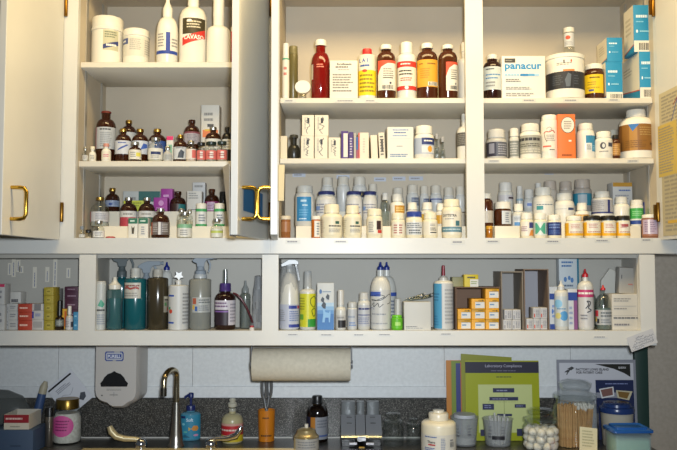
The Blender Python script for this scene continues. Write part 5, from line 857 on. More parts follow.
n = len(out); vs = sum(rings, []); fs = [tuple(range(n)), tuple(reversed(range(4*n, 5*n)))]+[(i*n+j, (i+1)*n+j, (i+1)*n+(j+1) % n, i*n+(j+1) % n) for i in range(4) for j in range(n)]
mb.add(vs, fs, mat('#bfbbb6', .4)); mb.build('housing', r, smooth=35)
fy = -.1108; fr = lambda p0, p1, q0, q1: (wx(p0), fy, hz(q1))
mb = MB(); a = wx(106); w = wx(124.6)-a; z = hz(360.6); h = hz(351)-z
def rr(u0, v0, u1, v1, c): return [('p', [(u0+.06, v0), (u1-.06, v0), (u1, v0+.16), (u1, v1-.16), (u1-.06, v1), (u0+.06, v1), (u0, v1-.16), (u0, v0+.16)], c)]
flat_label(r, (a, fy, z), (1, 0, 0), (0, 0, 1), w, h, rr(0, 0, 1, 1, '#24408c')+rr(.05, .10, .95, .90, '#b0b4c0')+[('r', .5, .90, .8, 1.0, '#a8a5a0'), ('r', .42, 0, .6, .1, '#a8a5a0'), ('r', .12, .28, .88, .72, '#24408c'), ('tb', 'PURELL', .5, .5, .30, '#dfe3ea', .7)], 'logo_plate')
pts = [(102.5, 386), (101.8, 382.5), (104, 380), (105.5, 377), (109, 373.5), (113, 372), (115.5, 370.4), (118, 372), (122, 373.4), (125.5, 377), (127, 380), (129.4, 382.6), (128.4, 386)]
MB().prism([(wx(a), hz(b)) for a, b in reversed(pts)], fy-.0015, fy+.004, mat('#1f1f20', .12)).build('viewing_window', r, smooth=0, bevel=.0008)
flat_label(r, (wx(105), fy, hz(398)), (1, 0, 0), (0, 0, 1), wx(126)-wx(105), hz(387)-hz(398), [('l', .15, .72, .9, .92, 2, '#8a8884'), ('s', [(.5, .6), (.5, .2)], .02, '#77757a'), ('l', .3, .25, .7, .45, 1, '#8a8884'), ('c', -.06, .3, .035, .07, '#33333a')], 'printed_notice')
# paper towel roll and its holder
Yt = .085; zt = WZ(364.4, Yt); R = 16.2*px_m(364, Yt); xa, xb = WX(253, 364, Yt), WX(350.4, 364, Yt)
def xlathe(prof, m, seg=40):
    q = MB().lathe(prof, m, seg=seg); q.v = [(z, x, y) for x, y, z in q.v]; return q
r = empty('paper_towel_roll', (xa, Yt, zt)); tag(r, 'cream paper towel roll hanging under the shelf unit', 'paper towel roll')
L_ = xb-xa
xlathe([(.019, 0), (R-.001, 0), (R, .0012), (R, L_-.0012), (R-.001, L_), (.019, L_), (.019, 0)], mat('#d8cfba', .9, kind='board')).build('paper', r)
xlathe([(.0185, .001), (.0185, L_-.001), (.0165, L_-.001), (.0165, .001), (.0185, .001)], P('#8c745a', .8)).build('cardboard_core', r)
r2 = empty('towel_holder', (xa, Yt, zt)); tag(r2, 'grey wall-shelf holder carrying the paper towel roll', 'towel holder')
for s, x in ((-1, -.004), (1, L_+.004)):
    MB().box(x-.0015, x+.0015, -.009, .009, -.012, UB-zt-.0005, P('#77787a', .4), .001).build('arm', r2)
xlathe([(.0, -.007), (.012, -.007), (.012, -.0025), (.006, -.0024), (.006, L_+.0024), (.012, L_+.0025), (.012, L_+.007), (0, L_+.007)], P('#6f7072', .4), 18).build('spindle', r2)
# ================================================================ on the counter
def at(px, py): Y = gran(py); return WX(px, py, Y), Y
# faucet
fx, fY = at(176, 448.6); k = px_m(430, fY); z = lambda p: WZ(p, fY)-CTZ
r = empty('faucet', (fx, fY, CTZ+.006)); tag(r, 'tall gooseneck brushed metal faucet behind the sink', 'faucet')
MB().lathe([(0, 0), (8.2*k, 0), (8.2*k, .004), (7.0*k, .010), (6.2*k, z(436)), (4.6*k, z(422)), (3.6*k, z(408)), (3.3*k, z(404))], STEEL).build('tapered_base', r)
path = [(0, 0, z(405)), (-.2*k, 0, z(392))]
for i in range(11):
    a = math.pi*i/10; path.append((-2.8*k+2.8*k*math.cos(a), -.045+.045*math.cos(a), z(378)+8*k*math.sin(a)))
path += [(-5.9*k, -.092, z(386))]
MB().tube(path, [3.0*k]*2+[2.7*k]*11+[2.6*k], mat('#b3a689', .2, 1.), 14).build('gooseneck', r)
MB().tube([(-5.9*k, -.092, z(385)), (-6.0*k, -.0925, z(393))], 3.0*k, mat('#6f6a60', .25, 1.), 14).build('aerator', r)
def lever(px, py, pts, lab, m1, m2, mk):
    x, y = at(px, py); r = empty('faucet_lever', (x, y, CTZ+.006)); tag(r, lab, 'faucet handle', 'faucet lever handles')
    k = px_m(py, y); MB().lathe([(0, 0), (6*k, 0), (6*k, 4*k), (5*k, 8*k), (3*k, 9.6*k), (0, 10*k)], m2, seg=20).build('hub', r)
    MB().tube([(a*k, b*k, c*k) for a, b, c, _ in pts], [q*k for *_, q in pts], m1, 12).build('lever', r)
lever(141, 450, [(0, 0, 8, 2.2), (-6, -1, 9, 2.6), (-16, -2, 9.6, 3.0), (-24, -3, 12, 3.4), (-29, -3, 17, 3.6), (-31, -3, 22, 2.6)], 'faucet lever with creamy dull blade turned away from the soap bottle', mat('#b4a884', .35, .3), CHROME, 0)
lever(211, 450, [(0, 0, 8, 2.2), (8, -1, 9.4, 2.4), (17, -2, 10, 2.8), (25, -2, 12.6, 3.2), (29, -2, 18, 2.8), (30.5, -2, 22, 1.4)], 'shiny chrome faucet lever before the red and yellow labelled bottle', CHROME, CHROME, 0)
# hand soap
x0, Y0 = at(190.6, 442.6)
def C_(n, lab, x0, x1, yt, yb, *a, **k): R_ = (x1-x0)/2*px_m(yb, .1)*k.pop('dyy', 1)*1.06; Y = min(gran(yb)+R_, .2575-R_); return B(n, lab, x0, x1, yt, 'ct', *a, d=Y, **k)
r = C_('hand_soap_bottle', 'clear blue hand soap bottle with navy pump and fish label', 181, 200.4, 405, 441, (409.5, 438, '#2f86a4', [('p', [(.52, .42), (.60, .56), (.76, .54), (.82, .44), (.74, .34), (.6, .34)], '#d08a3c'), ('p', [(.42, .5), (.52, .43), (.42, .34)], '#c9a83c'), ('r', .06, .86, .3, .96, '#16285c'), ('tb', 'Soft', .46, .80, .13, '#c4d8e4', .5), ('c', .3, .3, .08, .04, '#5fb0a4'), ('c', .7, .16, .1, .05, '#c48cae'), ('p', [(.1, .08), (.3, .2), (.5, .06)], '#1f5f78'), ('c', .22, .62, .07, .05, '#7cc0cc')], -80, 80), 'sauce', mat('#5f9cb4', .12, trans=.35, kind='milky'), 'navy', ch=5, cw=.46, nw=.42, nh=1.5, sd=2.5, dy=.62, face=True, fill=(mat('#2c7c9c', .2), .9), dyy=.62)
k = px_m(410, r.location.y); z = r['ztop']-CTZ
MB().lathe([(1.2*k, z-.001), (1.2*k, z+7*k), (2.8*k, z+7.2*k), (2.8*k, z+11*k), (2.2*k, z+12*k), (0, z+12*k)], PL('navy'), seg=16).tube([(0, 0, z+9.5*k), (-3*k, -.006, z+9.8*k), (-5.6*k, -.012, z+8.6*k), (-6*k, -.014, z+7*k)], [1.5*k, 1.4*k, 1.2*k, 1.*k], PL('navy')).build('pump', r)
# lotion with red and yellow label
r = C_('plastic_bottle', 'cream bottle with red and yellow label and knobbed clear cap', 221.6, 243, 408, 444.6, (422, 440, '#b8242c', [('r', 0, 0, 1, .36, '#c9b024'), ('r', 0, .88, 1, 1, '#c99a8c'), ('l', .1, .56, .9, .74, 1, '#e0c9bc'), ('l', .15, .1, .85, .26, 1, '#7c6a1c')], -88, 88), 'sauce', '#b4ab84', mat('#b9b8a8', .2, trans=.2, kind='milky'), ch=3, cw=.34, nw=.3, nh=2, sd=8)
k = px_m(410, r.location.y); z = r['ztop']-CTZ; MB().lathe([(2.2*k, z-.0005), (4.4*k, z+1.5*k), (4.4*k, z+4.5*k), (2.6*k, z+6*k), (3.4*k, z+8*k), (2.2*k, z+9.6*k), (0, z+9.8*k)], mat('#c9c6b4', .2, trans=.2, kind='milky'), seg=18).build('knobbed_cap', r)
# orange cup with scissors
x, y = at(266, 441.6); k = px_m(430, y); R = 8.6*k; y = min(y, .256-2*R); H = WZ(411.4, y)-CTZ; r = empty('plastic_cup', (x, y+R, CTZ+.0006), -math.atan2(x, y+D)); tag(r, 'orange plastic cup with dark lettering holding grey scissors', 'cup')
OR = mat('#c9781a', .35); MB().lathe([(0, 0), (R*.92, 0), (R, H), (R*.93, H), (R*.86, .003), (0, .003)], OR).build('cup_body', r)
cyl_label(r, R*1.0, H*.1, H*.9, '#c9781a', [('l', .3, .78, .72, .9, 1, '#5a3410'), ('l', .22, .06, .78, .2, 1, '#5a3410')], -70, 70, name='lettering', base=False)
SC_M = mat('#8a8c8e', .3, .7); r2 = empty('scissors', (x, y+R, CTZ+.005)); tag(r2, 'scissors standing handles up in the orange cup', 'scissors')
for s in (-1, 1):
    mb = MB(); ang = .10*s
    loop = []
    for i in range(14): a = 2*math.pi*i/14; loop.append((s*2.5*k+2.5*k*math.cos(a)*.9, .003*s, H+21*k+10.5*k*math.sin(a)))
    mb.tube(loop, 1.6*k, SC_M, 8, closed=True); mb.tube([(s*2.6*k, .003*s, H+11*k), (s*1.2*k, .003*s, H+3*k), (0, .003*s, H-.004)], [1.3*k, 1.5*k, 1.6*k], SC_M); mb.build('grip', r2)
    MB().prism([(-1.6*k*s, .004), (.4*k*s, .002), (1.5*k*s, H), (-1.2*k*s, H)][::s], .0015*s-.001, .0015*s+.001, STEEL).build('blade', r2, smooth=0)
# brown bottle, spray can
C_('medicine_bottle', 'large dark brown bottle with black cap and white label with orange edge', 306.6, 328, 395.4, 441.4, (415.5, 437.5, '#8d8f94', [('r', 0, 0, .26, 1, '#20243c'), ('r', .26, 0, .42, 1, '#b8782c'), ('l', .48, .5, .95, .9, 3, '#6a6c74'), ('r', .5, .12, .9, .2, '#44588c')], -80, 85), 'sauce', mat('#140c08', .12), 'black', ch=7.6, cw=.5, nw=.44, nh=1.5, sd=9)
x, y = WX(306.4, 440, .105), .105; k = px_m(440, y); r = empty('spray_can', (x, y, CTZ+.0006), -math.atan2(x, y+D)); tag(r, 'short dull gold spray can with white nozzle before the dark brown bottle', 'can')
zz = WZ(436.4, y)-CTZ; GD = mat('#a89a74', .3, .65)
MB().lathe([(0, 0), (12.4*k, 0), (12.4*k, zz-.0015), (12.8*k, zz-.001), (12.8*k, zz+.001), (12.2*k, zz+.0015), (10*k, zz+3.5*k), (9*k, zz+6.5*k), (6*k, zz+8*k), (3.2*k, zz+8.6*k), (0, zz+8.6*k)], GD).build('can_body', r)
cyl_label(r, 12.4*k, .004, zz-.002, '#9c9c98', [('r', 0, 0, .16, 1, '#b0a684'), ('l', .25, .2, .85, .85, 3, '#77787c')], -88, 88)
MB().lathe([(1.9*k, zz+8.4*k), (1.9*k, zz+12*k), (0, zz+12.3*k)], P('#d4d0c4', .4), seg=14).build('nozzle', r)
# metal slide dispenser
x, y = WX(361.4, 440, .14), .14; k = px_m(430, y); r = empty('slide_dispenser', (x, y, CTZ+.0006)); tag(r, 'dark grey metal two-column slide dispenser with slots', 'dispenser')
MT = mat('#84868a', .4); DK = mat('#0e0e10', .3); w = 20.4*k; z = lambda p: WZ(p, y)-CTZ
MB().prism([(-w, 0), (w, 0), (w, .004), (-w, .004)], -.05, .09, DK).build('base_plate', r, smooth=0)
for a, b in ((-w, -6.2*k), (-5.6*k, 4*k), (4.6*k, w)):
    mb = MB(); mb.prism([(-.012, z(436)), (.0, z(436.5)), (.055, z(417)), (.055, z(419.5)), (.043, z(419.5))][::-1] if 0 else [(-.014, z(434.5)), (-.010, z(438)), (.05, z(422)), (.05, z(418))], a, b, MT, 'x'); mb.build('sloping_face', r, smooth=0, bevel=.001)
for a, b in ((-w*.98, -6*k), (-4*k, 3.4*k), (6*k, w*.9)): MB().box(a, b, .05, .075, .004, z(405), mat('#707476', .3, .3), .001).build('slide_stack', r)
for a, b in ((-w+.004, -7*k), (6*k, w-.004)): MB().box(a, b, .0, .048, .0045, z(439.5), DK).build('column_well', r, smooth=0)
for u in (-12*k, 12*k):
    for zz, yy in ((z(428.5), .024), (z(422.8), .042)):
        t = (yy+.014)/.064; zs = z(434.5)+(z(418)-z(434.5))*t
        MB().box(u-2.6*k, u+2.6*k, yy-.0035, yy+.0035, zs-.0012, zs+.0008, DK).build('slot', r, smooth=0)
for u in (-8.4*k, 8.4*k): MB().box(u-3.8*k, u+3.8*k, -.022, -.014, z(443.4), z(441.2), mat('#b4b4b8', .4, .4)).build('slide_lip', r, smooth=0)
MB().box(-w, w, -.019, -.0145, z(436.6), z(434.6), mat('#b9a470', .25, .9)).build('front_bead', r, smooth=0)
MB().box(-4*k, 4*k, -.024, -.019, z(439.6), z(435), mat('#9a9a9c', .3, .5)).build('centre_tab', r, smooth=0)
MB().box(-2.8*k, 2.8*k, -.030, -.022, .004, z(445), mat('#b08c2c', .4)).build('catch', r, smooth=0)
# glass jars
def jar(n, lab, x0, x1, yt, yl, yb, lidm=None, neck=.86, g=None, knob=True, ymax=.217, cat='jar', lidr=.98, glass=GLASS):
    """glass jar: pixel edges, top of lid, lid seat, base row"""
    Y = gran(yb); k = px_m(yl, Y); R = (x1-x0)/2*k; Y = min(Y+R, ymax-R*1.03); k = px_m(yl, Y); R = (x1-x0)/2*k; X_ = WX((x0+x1)/2, (yl+yb)/2, Y); zl = WZ(yl, Y)-CTZ; zt = WZ(yt, Y)-CTZ
    r = empty(n, (X_, Y, CTZ+.0006)); tag(r, lab, cat, g)
    MB().lathe([(0, .0005), (R*.93, .0005), (R, .006), (R, zl*.74), (R*.98, zl*.82), (R*neck, zl*.93), (R*neck, zl)], glass, seg=36).build('jar_body', r)
    h = zt-zl
    if lidm: MB().lathe([(R*lidr, zl-.004), (R*lidr, zt-.002), (R*lidr*.96, zt), (0, zt)], lidm, seg=32).build('lid', r)
    elif knob: MB().lathe([(R*neck*.9, zl-.006), (R*neck*1.1, zl+.0005), (R*neck*1.12, zl+h*.22), (R*neck*.8, zl+h*.34), (R*.62, zl+h*.44), (R*.7, zl+h*.6), (R*.72, zl+h*.86), (R*.5, zt), (0, zt)], glass, seg=32).build('lid', r)
    r['R'] = R; r['zl'] = zl; return r
jar('glass_jar', 'clear glass jar with stepped lid next to the slide dispenser', 383, 404, 412, 422, 447, ymax=.255)
jar('glass_jar', 'smaller clear glass jar between the stepped-lid jar and the big white tub', 406.4, 420.4, 418, 425, 445.6, ymax=.255)
# big white bottle
x, y = WX(438.6, 440, .09), .09; k = px_m(440, y); zt = WZ(410, y)-CTZ; r = empty('pill_bottle', (x, y, CTZ+.0006), -math.atan2(x, y+D)); tag(r, 'big cream bulk bottle with blue and red label on the counter', 'bottle')
zs = WZ(424.5, y)-CTZ; R = 17.4*k
MB().lathe([(0, 0), (R*.97, 0), (R, .004), (R, zs), (R*.97, zs+.006), (R*.86, zs+.011), (R*.6, zs+.0135), (R*.54, zs+.0135), (R*.54, zs+.014), (0, zs+.014)], PL('#ded8c2')).build('bottle_body', r)
MB().lathe([(R*.56, zs+.0138), (R*.58, WZ(414, y)-CTZ), (R*.53, WZ(412.6, y)-CTZ), (R*.34, WZ(412.2, y)-CTZ), (R*.32, zt), (0, zt)], PL('#ded8c6')).build('cap', r)
cyl_label(r, R, .006, WZ(432, y)-CTZ, '#d2cfc4', [('l', .22, .82, .48, .94, 1, '#2c5a9c'), ('tb', 'Thyro', .36, .60, .14, K, .30), ('r', .3, .40, .44, .48, '#b8383c'), ('l', .22, .1, .44, .3, 2, '#3a5aa0'), ('l', .54, .1, .64, .85, 8, '#8a92a8'), ('b', .72, .3, .82, .6), ('r', .72, .64, .8, .74, '#8a8a8a')], -88, 88)
# clear beakers
def beaker(lab, x0, x1, yt, yb, n='measuring_cup', lid=None, taper=.84):
    Y = gran(yb); k = px_m(yb, Y); R = (x1-x0)/2*k; Y = min(Y+R, .217-R*1.06); X_ = WX((x0+x1)/2, 430, Y); zt = WZ(yt, Y)-CTZ
    r = empty(n, (X_, Y, CTZ+.0006), -math.atan2(X_, Y+D)); tag(r, lab, 'cup'); m = mat('#c4c8ca', .25, trans=.72, kind='milky')
    MB().lathe([(0, .001), (R*taper*.96, .001), (R*taper, .004), (R, zt), (R*1.05, zt+.001), (R*1.03, zt+.002), (R*.97, zt), (R*taper*.95, .005)], m, seg=32).build('cup_body', r)
    cyl_label(r, R*.9, zt*.2, zt*.85, '#000000', [('l', .2, .2, .34, .95, 4, '#55555a'), ('l', .6, .3, .74, .95, 4, '#55555a')], -70, 70, name='scale_marks', base=False)
    if lid: MB().lathe([(R*lid[0], zt-.001), (R*lid[0], zt+.009), (0, zt+.0095)], P('#c2c4c8', .4), seg=28).build('lid', r)
    r['R'] = R*taper; r['zt'] = zt; return r
r = beaker('clear measuring cup with white lid beside the big cream bottle', 450.6, 478.4, 417, 446.6, lid=(.8,))
MB().lathe([(0, .006), (r['R']*.9, .006), (r['R']*.9, r['zt']*.30), (0, r['zt']*.30)], P('#b4b6b0', .5)).build('contents', r)
r = beaker('clear measuring cup full of white sticks before the lime green board', 482.8, 512.8, 419, 446)
cyl_label(r, r['R']*1.07, r['zt']*.30, r['zt']*.44, '#1c1c22', [], -25, 30, name='dark_label')
rn = random.Random(4); bx, by, bz = r.location; R = r['R']
for i in range(16):
    a = i*2.4; q = R*.72*math.sqrt((i+.5)/16); mb = MB(); h = r['zt']*rn.uniform(1.02, 1.2)
    p0 = Vector((q*math.cos(a)*.75, q*math.sin(a)*.75, .005)); p1 = Vector((q*math.cos(a)*1.2, q*math.sin(a)*1.2, h))
    mb.tube([p0, p0.lerp(p1, .5), p1], .0028, P('#c4c4be', .5), 8)
    o = mb.build('white_applicator', loc=(bx, by, bz)); tag(o, 'white applicator standing in the clear measuring cup before the lime board', 'applicator', 'white applicators in the clear measuring cup')
# cotton ball jar
jr = jar('glass_jar', 'glass jar of cotton balls with glass lid', 523, 559, 408, 421, 454)
COT = mat('#e6e3da', .95, kind='cotton')
def ball(rad, seed, m=COT):
    rn = random.Random(seed); mb = MB(); n, L = 12, 8; prof = []
    for i in range(L+1): a = math.pi*i/L; prof.append((max(.0001, rad*math.sin(a)), -rad*math.cos(a)))
    mb.lathe(prof, m, seg=n); mb.v = [tuple(c*(1+rn.uniform(-.07, .07)) for c in v) for v in mb.v]; return mb
rb = .0128; R = jr['R']; cnt = 0; protos = []
for lay in range(6):
    zc = .0015+rb*1.06+lay*rb*1.62
    if zc+rb > jr['zl']*.96: break
    pts = [(0, 0)] if lay % 2 else []
    nr = 9 if lay % 2 == 0 else 8
    pts += [((R-rb*1.12)*math.cos(2*math.pi*j/nr+lay*.5), (R-rb*1.12)*math.sin(2*math.pi*j/nr+lay*.5)) for j in range(nr)]
    pts += [((R-rb*3.1)*math.cos(2*math.pi*j/4+lay), (R-rb*3.1)*math.sin(2*math.pi*j/4+lay)) for j in range(4)] if R > rb*4 else []
    for px_, py_ in pts:
        if len(protos) < 5: o = ball(rb, len(protos)).build('cotton_ball', smooth=80); protos.append(o)
        else: o = protos[cnt % 5].copy(); C.objects.link(o)
        o.location = (jr.location.x+px_, jr.location.y+py_, CTZ+zc); o.rotation_euler = (cnt, cnt*.7, 0)
        tag(o, 'white cotton ball packed in the glass jar beside the swab jar', 'cotton ball', 'cotton balls in the glass jar'); cnt += 1
# swab jar
jr = jar('glass_jar', 'tall wide glass jar of wooden sticks and swabs with domed glass lid', 553.4, 597.8, 380, 398, 446)
R = jr['R']*.82; WD = mat('#cfa871', .7, kind='wood'); rn = random.Random(12); jx, jy = jr.location.x, jr.location.y; zl = jr['zl']
for i in range(40):
    a = 2.39996*i; q = .50*R*math.sqrt((i+.5)/40); cx, cy = -R*.46+q*math.cos(a), q*math.sin(a); h = zl*.86
    if i == 0:
        sp = MB().tube([(0, 0, 0), (0, 0, h)], .0029, WD, 8).build('wooden_stick'); o = sp
    else: o = sp.copy(); C.objects.link(o); o.scale = (1, 1, rn.uniform(.94, 1.02))
    o.location = (jx+cx, jy+cy, CTZ+.003); o.rotation_euler = (0, rn.uniform(-.01, .03), 0)
    tag(o, 'plain wooden stick standing in the tall swab jar', 'stick', 'wooden sticks in the tall glass jar')
sw = None
for i in range(56):
    a = 2.39996*i; q = .60*R*math.sqrt((i+.5)/56); cx, cy = R*.46+q*math.cos(a), q*math.sin(a); h = zl*.88
    if sw is None:
        sw = empty('cotton_swab'); MB().tube([(0, 0, 0), (0, 0, h)], .0016, WD, 6).build('shaft', sw)
        MB().tube([(0, 0, h-.010), (0, 0, h-.006), (0, 0, h), (0, 0, h+.003)], [.0018, .0031, .0034, .0014], COT, 8).build('cotton_tip', sw); o = sw
    else:
        o = sw.copy(); C.objects.link(o)
        for c in sw.children: d = c.copy(); C.objects.link(d); d.parent = o
        o.scale = (1, 1, rn.uniform(.9, 1.0))
    o.location = (jx+cx*.75, jy+cy, CTZ+.003); o.rotation_euler = (rn.uniform(-.06, .06), .03+rn.uniform(-.10, .10), 0)
    tag(o, 'cotton-tipped wooden swab standing in the tall swab jar', 'swab', 'cotton swabs in the tall glass jar')
# boards and folders against the backsplash
def sheet(n, lab, x0, x1, yt, Y, col, des=(), g='coloured folders leaning on the backsplash', top=None, th=.002, lean=.045):
    k = px_m(400, Y); xa, xb = WX(x0, 400, Y), WX(x1, 400, Y); H = WZ(yt, Y)-CTZ; mb = MB(); w = xb-xa
    poly = [(-w/2, 0), (w/2, 0), (w/2, H-(top or 0)*k), (-w/2, H)]; mb.prism(poly, 0, th, P(col, .35))
    r = empty(n, ((xa+xb)/2, Y, CTZ+.0012)); r.rotation_euler = (-lean, 0, 0); tag(r, lab, 'folder' if g else 'board', g)
    mb.build('sheet', r, smooth=0)
    if des: flat_label(r, (-w/2, 0, 0), (1, 0, 0), (0, 0, 1), w, H, des, 'print')
    return r
NB = '#1c2048'; LG = '#a9b03c'
Yb = .222
des = [('r', 0, .845, 1, .985, '#15112c'), ('t', 'Laboratory Compliance', .52, .935, .034, '#b4b3c6', .50), ('l', .35, .865, .78, .88, 1, '#77748c'), ('l', .42, .78, .66, .81, 1, '#5a6414'), ('r', .17, .10, .90, .70, '#c0c884'),
 ('r', .37, .60, .66, .655, NB), ('l', .42, .61, .62, .64, 1, '#8a8eac'), ('r', .32, .50, .71, .545, NB), ('l', .36, .51, .6, .53, 1, '#8a8eac'), ('r', .225, .385, .38, .46, NB), ('l', .25, .40, .36, .45, 2, '#7a80a4'), ('r', .66, .41, .81, .455, NB), ('l', .68, .42, .79, .445, 1, '#7a80a4'), ('r', .42, .305, .62, .335, NB), ('l', .3, .48, .72, .487, 1, '#5a6424'), ('r', .515, .545, .52, .60, '#6a7434'), ('r', .515, .335, .52, .50, '#6a7434'),
 ('r', .19, .06, .25, .14, NB), ('r', .68, .06, .82, .15, NB), ('l', .46, .2, .62, .25, 1, '#c9a43c')]
sheet('information_board', 'lime green flow-chart board with navy heading leaning behind the jars', 466, 540, 361.4, Yb, '#9ea40e', des, g=None, lean=.045, th=.0025)
sheet('paper_folder', 'tall olive folder whose top shows above the lime board', 462, 513, 354.4, Yb+.0044, '#878a22', top=3.6)
sheet('paper_folder', 'navy blue folder edge between orange and olive ones', 456.6, 520, 364, Yb+.0116, '#2e3878')
sheet('paper_folder', 'thin orange folder edge beside the navy folder', 461.2, 500, 363, Yb+.008, '#c46a28')
sheet('paper_folder', 'olive green folder edge between the outer orange and navy ones', 452, 510, 361.6, Yb+.0152, '#74882c')
sheet('paper_folder', 'outermost orange folder standing next to the big cream bottle', 446.8, 500, 361, Yb+.0188, '#c07a28')
# poster and flyer
des = [('r', .03, .03, .97, .96, '#c4c5cc'), ('p', [(.48, .945), (.93, .945), (.93, .78), (.85, .83), (.72, .885)], '#16160f'), ('tb', 'IDEXX', .83, .90, .024, '#c4c4c8', .13), ('tb', 'FACTORY LONG ISLAND', .45, .878, .03, '#2a2a34', .42), ('tb', 'FOR PATIENT CARE', .41, .838, .03, '#2a2a34', .33), ('p', [(.09, .84), (.13, .87), (.17, .88), (.15, .84)], '#3a3a3c'), ('p', [(.13, .885), (.19, .915), (.22, .895), (.18, .865)], '#3a3a3c'), ('s', [(.12, .81), (.15, .86), (.19, .90)], .006, '#3a3a3c')]
Yp = .246
def card(n, lab, x0, x1, yt, yb, Y, col, des, lean, cat):
    xa, xb = WX(x0, yt, Y), WX(x1, yt, Y); z0, z1 = max(WZ(yb, Y), CTZ+.0012), WZ(yt, Y); w = xb-xa; mb = MB(); mb.box(-w/2, w/2, 0, .002, 0, z1-z0, P(col, .3))
    flat_label(None, (-w/2, 0, 0), (1, 0, 0), (0, 0, 1), w, z1-z0, des, mb=mb)
    o = mb.build(n, smooth=0, loc=((xa+xb)/2, Y, z0)); o.rotation_euler = (-lean, 0, 0); return tag(o, lab, cat)
card('poster', 'white printed card with black curved corner and plant emblem, behind the swab jar', 557.4, 636.4, 360, 446, Yp, '#8d8f98', des, .035, 'poster')
card('leaflet', 'navy leaflet with two small pictures behind the blue-lidded tubs', 596.6, 634.6, 380.4, 447, .235, '#232c50', [('l', .25, .92, .85, .955, 1, '#7a86b4'), ('r', .0, .70, .66, .79, '#8a8c98'), ('p', [(.08, .85), (.46, .89), (.48, .73), (.14, .69)], '#d4d4d4'), ('p', [(.12, .835), (.43, .87), (.44, .75), (.17, .715)], '#7a544c'), ('p', [(.52, .83), (.96, .81), (.86, .66), (.56, .70)], '#c4bc9c'), ('p', [(.57, .81), (.89, .79), (.81, .685), (.60, .715)], '#7c5c24')], .05, 'leaflet')
# blue-lidded tubs
x, y = WX(617, 430, .165), .163; k = px_m(430, y); r = empty('food_tub', (x, y, CTZ+.0006)); tag(r, 'round tub of cream-coloured contents with dark blue lid', 'tub')
zt = WZ(402.6, y)-CTZ; R = 15.6*k; MB().lathe([(0, .001), (R*.86, .001), (R*.9, .004), (R, zt-.026)], mat('#cfc9b8', .3, trans=.35, kind='milky'), seg=32).build('tub_body', r)
MB().lathe([(0, .003), (R*.84, .003), (R*.93, zt-.034), (0, zt-.034)], P('#c2b8a0', .7), seg=28).build('contents', r)
MB().lathe([(R*1.07, zt-.028), (R*1.1, zt-.020), (R*1.04, zt-.012), (R*.9, zt-.010), (R*.86, zt-.002), (R*.8, zt), (0, zt)], mat('#20386c', .25), seg=32).build('lid', r)
x, y = WX(627.6, 436, .055), .052; k = px_m(436, y); r = empty('food_tub', (x, y, CTZ+.0006), .03); tag(r, 'square clear tub of mint green contents with bright blue lid', 'tub')
zt = WZ(432.6, y-.05)-CTZ; w, dq = 20.4*k, .046
MB().box(-w*.9, w*.9, -dq*.9, dq*.9, .0005, zt-.004, mat('#a9bcc0', .3, trans=.55, kind='milky'), .010).build('tub_body', r)
MB().box(-w*.84, w*.84, -dq*.84, dq*.84, .003, zt-.020, P('#96d2c0', .8), .008).build('contents', r)
MB().box(-w, w, -dq, dq, zt-.005, zt+.004, mat('#1f55a0', .3), .011).box(-w*.78, w*.78, -dq*.72, dq*.72, zt+.0042, zt+.0058, mat('#2259a6', .3), .008).build('lid', r)
# slips in front
x, y = WX(586, 446, .075), .075; mb = MB(); k = px_m(440, y); w, h = 9*k, 24*k
mb.box(-w, w, -.0005, .0005, 0, h, P('#c9c6a8', .6)); flat_label(None, (-w, -.0005, 0), (1, 0, 0), (0, 0, 1), 2*w, h, [('l', .15, .2, .85, .9, 6, '#a4a284')], mb=mb)
o = mb.build('paper_slip', smooth=0, loc=(x, y-.02, CTZ+.0052)); o.rotation_euler = (-.25, .12, .05); tag(o, 'pale yellow note leaning against the foot of the swab jar', 'note')
o = MB().box(WX(556, 450, .04), WX(606, 450, .04), .005, .062, CTZ+.0004, CTZ+.004, P('#c49a34', .5)).box(WX(556, 450, .04), WX(586, 450, .04), .02, .0621, CTZ+.0042, CTZ+.006, P('#a84a34', .5)).build('paper_pad', smooth=0); tag(o, 'yellow and red pad lying flat before the swab jar', 'pad')
# ---- far end of the counter
y = .055; x0, x1 = WX(-12, 440, y), WX(33, 440, y); zt = WZ(430, y)-CTZ; r = empty('storage_box', ((x0+x1)/2, y, CTZ)); tag(r, 'blue cardboard box with a small open carton on top', 'box'); w = (x1-x0)/2
MB().box(-w, w, 0, .10, .0005, zt, mat('#3c506c', .6), .002).build('box_body', r); flat_label(r, (w*.0, -.0002, zt*.3), (1, 0, 0), (0, 0, 1), w*.5, .006, [('l', 0, 0, 1, 1, 1, '#28384c')], 'print')
SH['bx'] = (CTZ+zt+.0003, .058)
X('medicine_carton', 'small open white carton with red band on the blue box', 4, 29, 414.6, 'bx', .09, '#c4beb0', [('r', .0, .44, 1, 1, '#8a1c28'), ('l', .06, .6, .94, .86, 1, '#d4b4b0'), ('l', .25, .12, .7, .26, 1, '#8a867c')], d=.003, open_top=True)
# dark domed lid
r = empty('domed_lid', (WX(-8, 410, .205), .203, CTZ+.0006)); tag(r, 'smoky clear plastic dome standing behind the blue box', 'dome')
k = px_m(410, .2); SM = mat('#6c706e', .2, trans=.5, kind='milky'); R = 42*k; H = WZ(389, .2)-CTZ
MB().lathe([(R, .001), (R*1.0, H*.3), (R*.93, H*.62), (R*.74, H*.86), (R*.4, H*.97), (0, H)], SM, seg=40, dy=.33).build('dome', r)
MB().lathe([(R*.9, .0006), (R*1.02, .0006), (R*1.02, .006), (R*.98, .007), (R*.9, .002)], mat('#2a2c2c', .3), seg=40, dy=.33).build('rim', r)
MB().lathe([(0, .0008), (R*.8, .0008), (R*.74, H*.36), (0, H*.4)], mat('#3c4042', .7), seg=24, dy=.30).build('dark_contents', r)
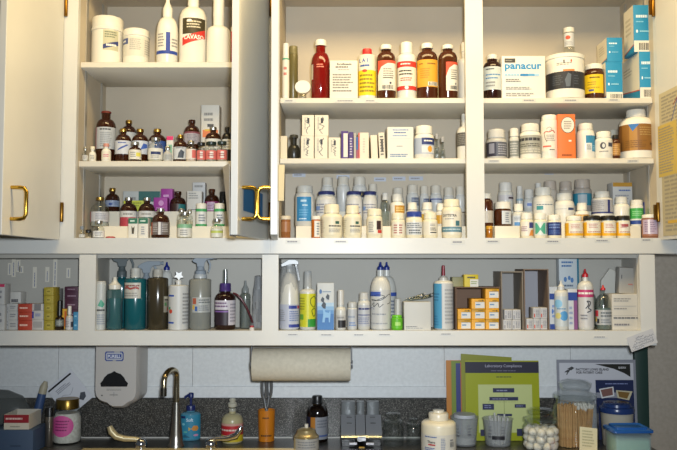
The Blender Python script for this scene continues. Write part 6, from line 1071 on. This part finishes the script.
# brush
p0 = Vector((WX(36.8, 412, .2), .2, CTZ+.02)); p1 = Vector((WX(43.6, 383, .245), .243, WZ(381, .243)))
y = .243; r = empty('scrub_brush', (WX(39, 440, y), y, CTZ+.0006)); tag(r, 'blue-handled brush with beige end standing behind the glass jar', 'brush')
lz = lambda p: WZ(p, y)-CTZ; lx = lambda p: WX(p, 400, y)-WX(39, 440, y)
MB().tube([(lx(34), 0, .005), (lx(38), 0, lz(412)), (lx(41.5), .004, lz(394))], [.013, .014, .013], mat('#3a527c', .4), 12).build('handle', r)
MB().tube([(lx(41.5), .004, lz(394.2)), (lx(43), .006, lz(387)), (lx(44.4), .008, lz(382))], [.0125, .012, .006], mat('#b0a890', .5), 12).build('beige_end', r)
# metal tube with black cap
C_('metal_canister', 'slim silver metal canister with black cap beside the pink-labelled jar', 45.4, 53.4, 407, 447.4, None, 'cyl', mat('#8c847a', .28, .8), 'black', cat='canister', ch=9, cw=1.0, nw=.9, nh=.3, sd=.5)
# jar with pink label
jr = jar('glass_jar', 'glass jar with gold lid and bright pink round label', 53.4, 81, 398.6, 407, 443.4, lidm=mat('#8a6f34', .3, .9), neck=.84, knob=False, lidr=.80, ymax=.25)
R = jr['R']; zl = jr['zl']; jr.rotation_euler = (0, 0, -math.atan2(jr.location.x, jr.location.y+D))
MB().lathe([(0, .004), (R*.9, .004), (R*.95, .01), (R*.95, zl*.7), (R*.8, zl*.84), (0, zl*.84)], COT, seg=24).build('white_contents', jr)
cyl_label(jr, R, zl*.22, zl*.82, '#000000', [('c', .42, .5, .42, .5, '#d85a9c'), ('l', .2, .25, .7, .8, 4, '#8c3468')], -75, 45, name='pink_label', base=False)
# tilted card on the panel
Yc = .252; c = (WX(69.5, 392, Yc), Yc, WZ(393.2, Yc)); k = px_m(392, Yc); w, h = 32*k, 36*k; mb = MB(); mb.box(-w/2, w/2, 0, .001, -h/2, h/2, P('#d2d5dc', .5))
flat_label(None, (-w/2, 0, -h/2), (1, 0, 0), (0, 0, 1), w, h, [('r', .02, .88, .92, .93, '#1a1a20'), ('l', .2, .66, .72, .80, 3, '#8a8c98'), ('p', [(.62, .2), (.78, .32), (.9, .26), (.84, .14), (.7, .1)], '#4a4e58'), ('p', [(.3, .12), (.44, .2), (.5, .12), (.4, .05)], '#4a4e58'), ('s', [(.1, .5), (.3, .56), (.5, .46), (.7, .56)], .006, '#9a9ca8')], mb=mb)
o = mb.build('printed_card', smooth=0, loc=c); o.rotation_euler = (0, -math.radians(40), 0); tag(o, 'white printed card propped on its corner behind the gold-lidded jar', 'card')
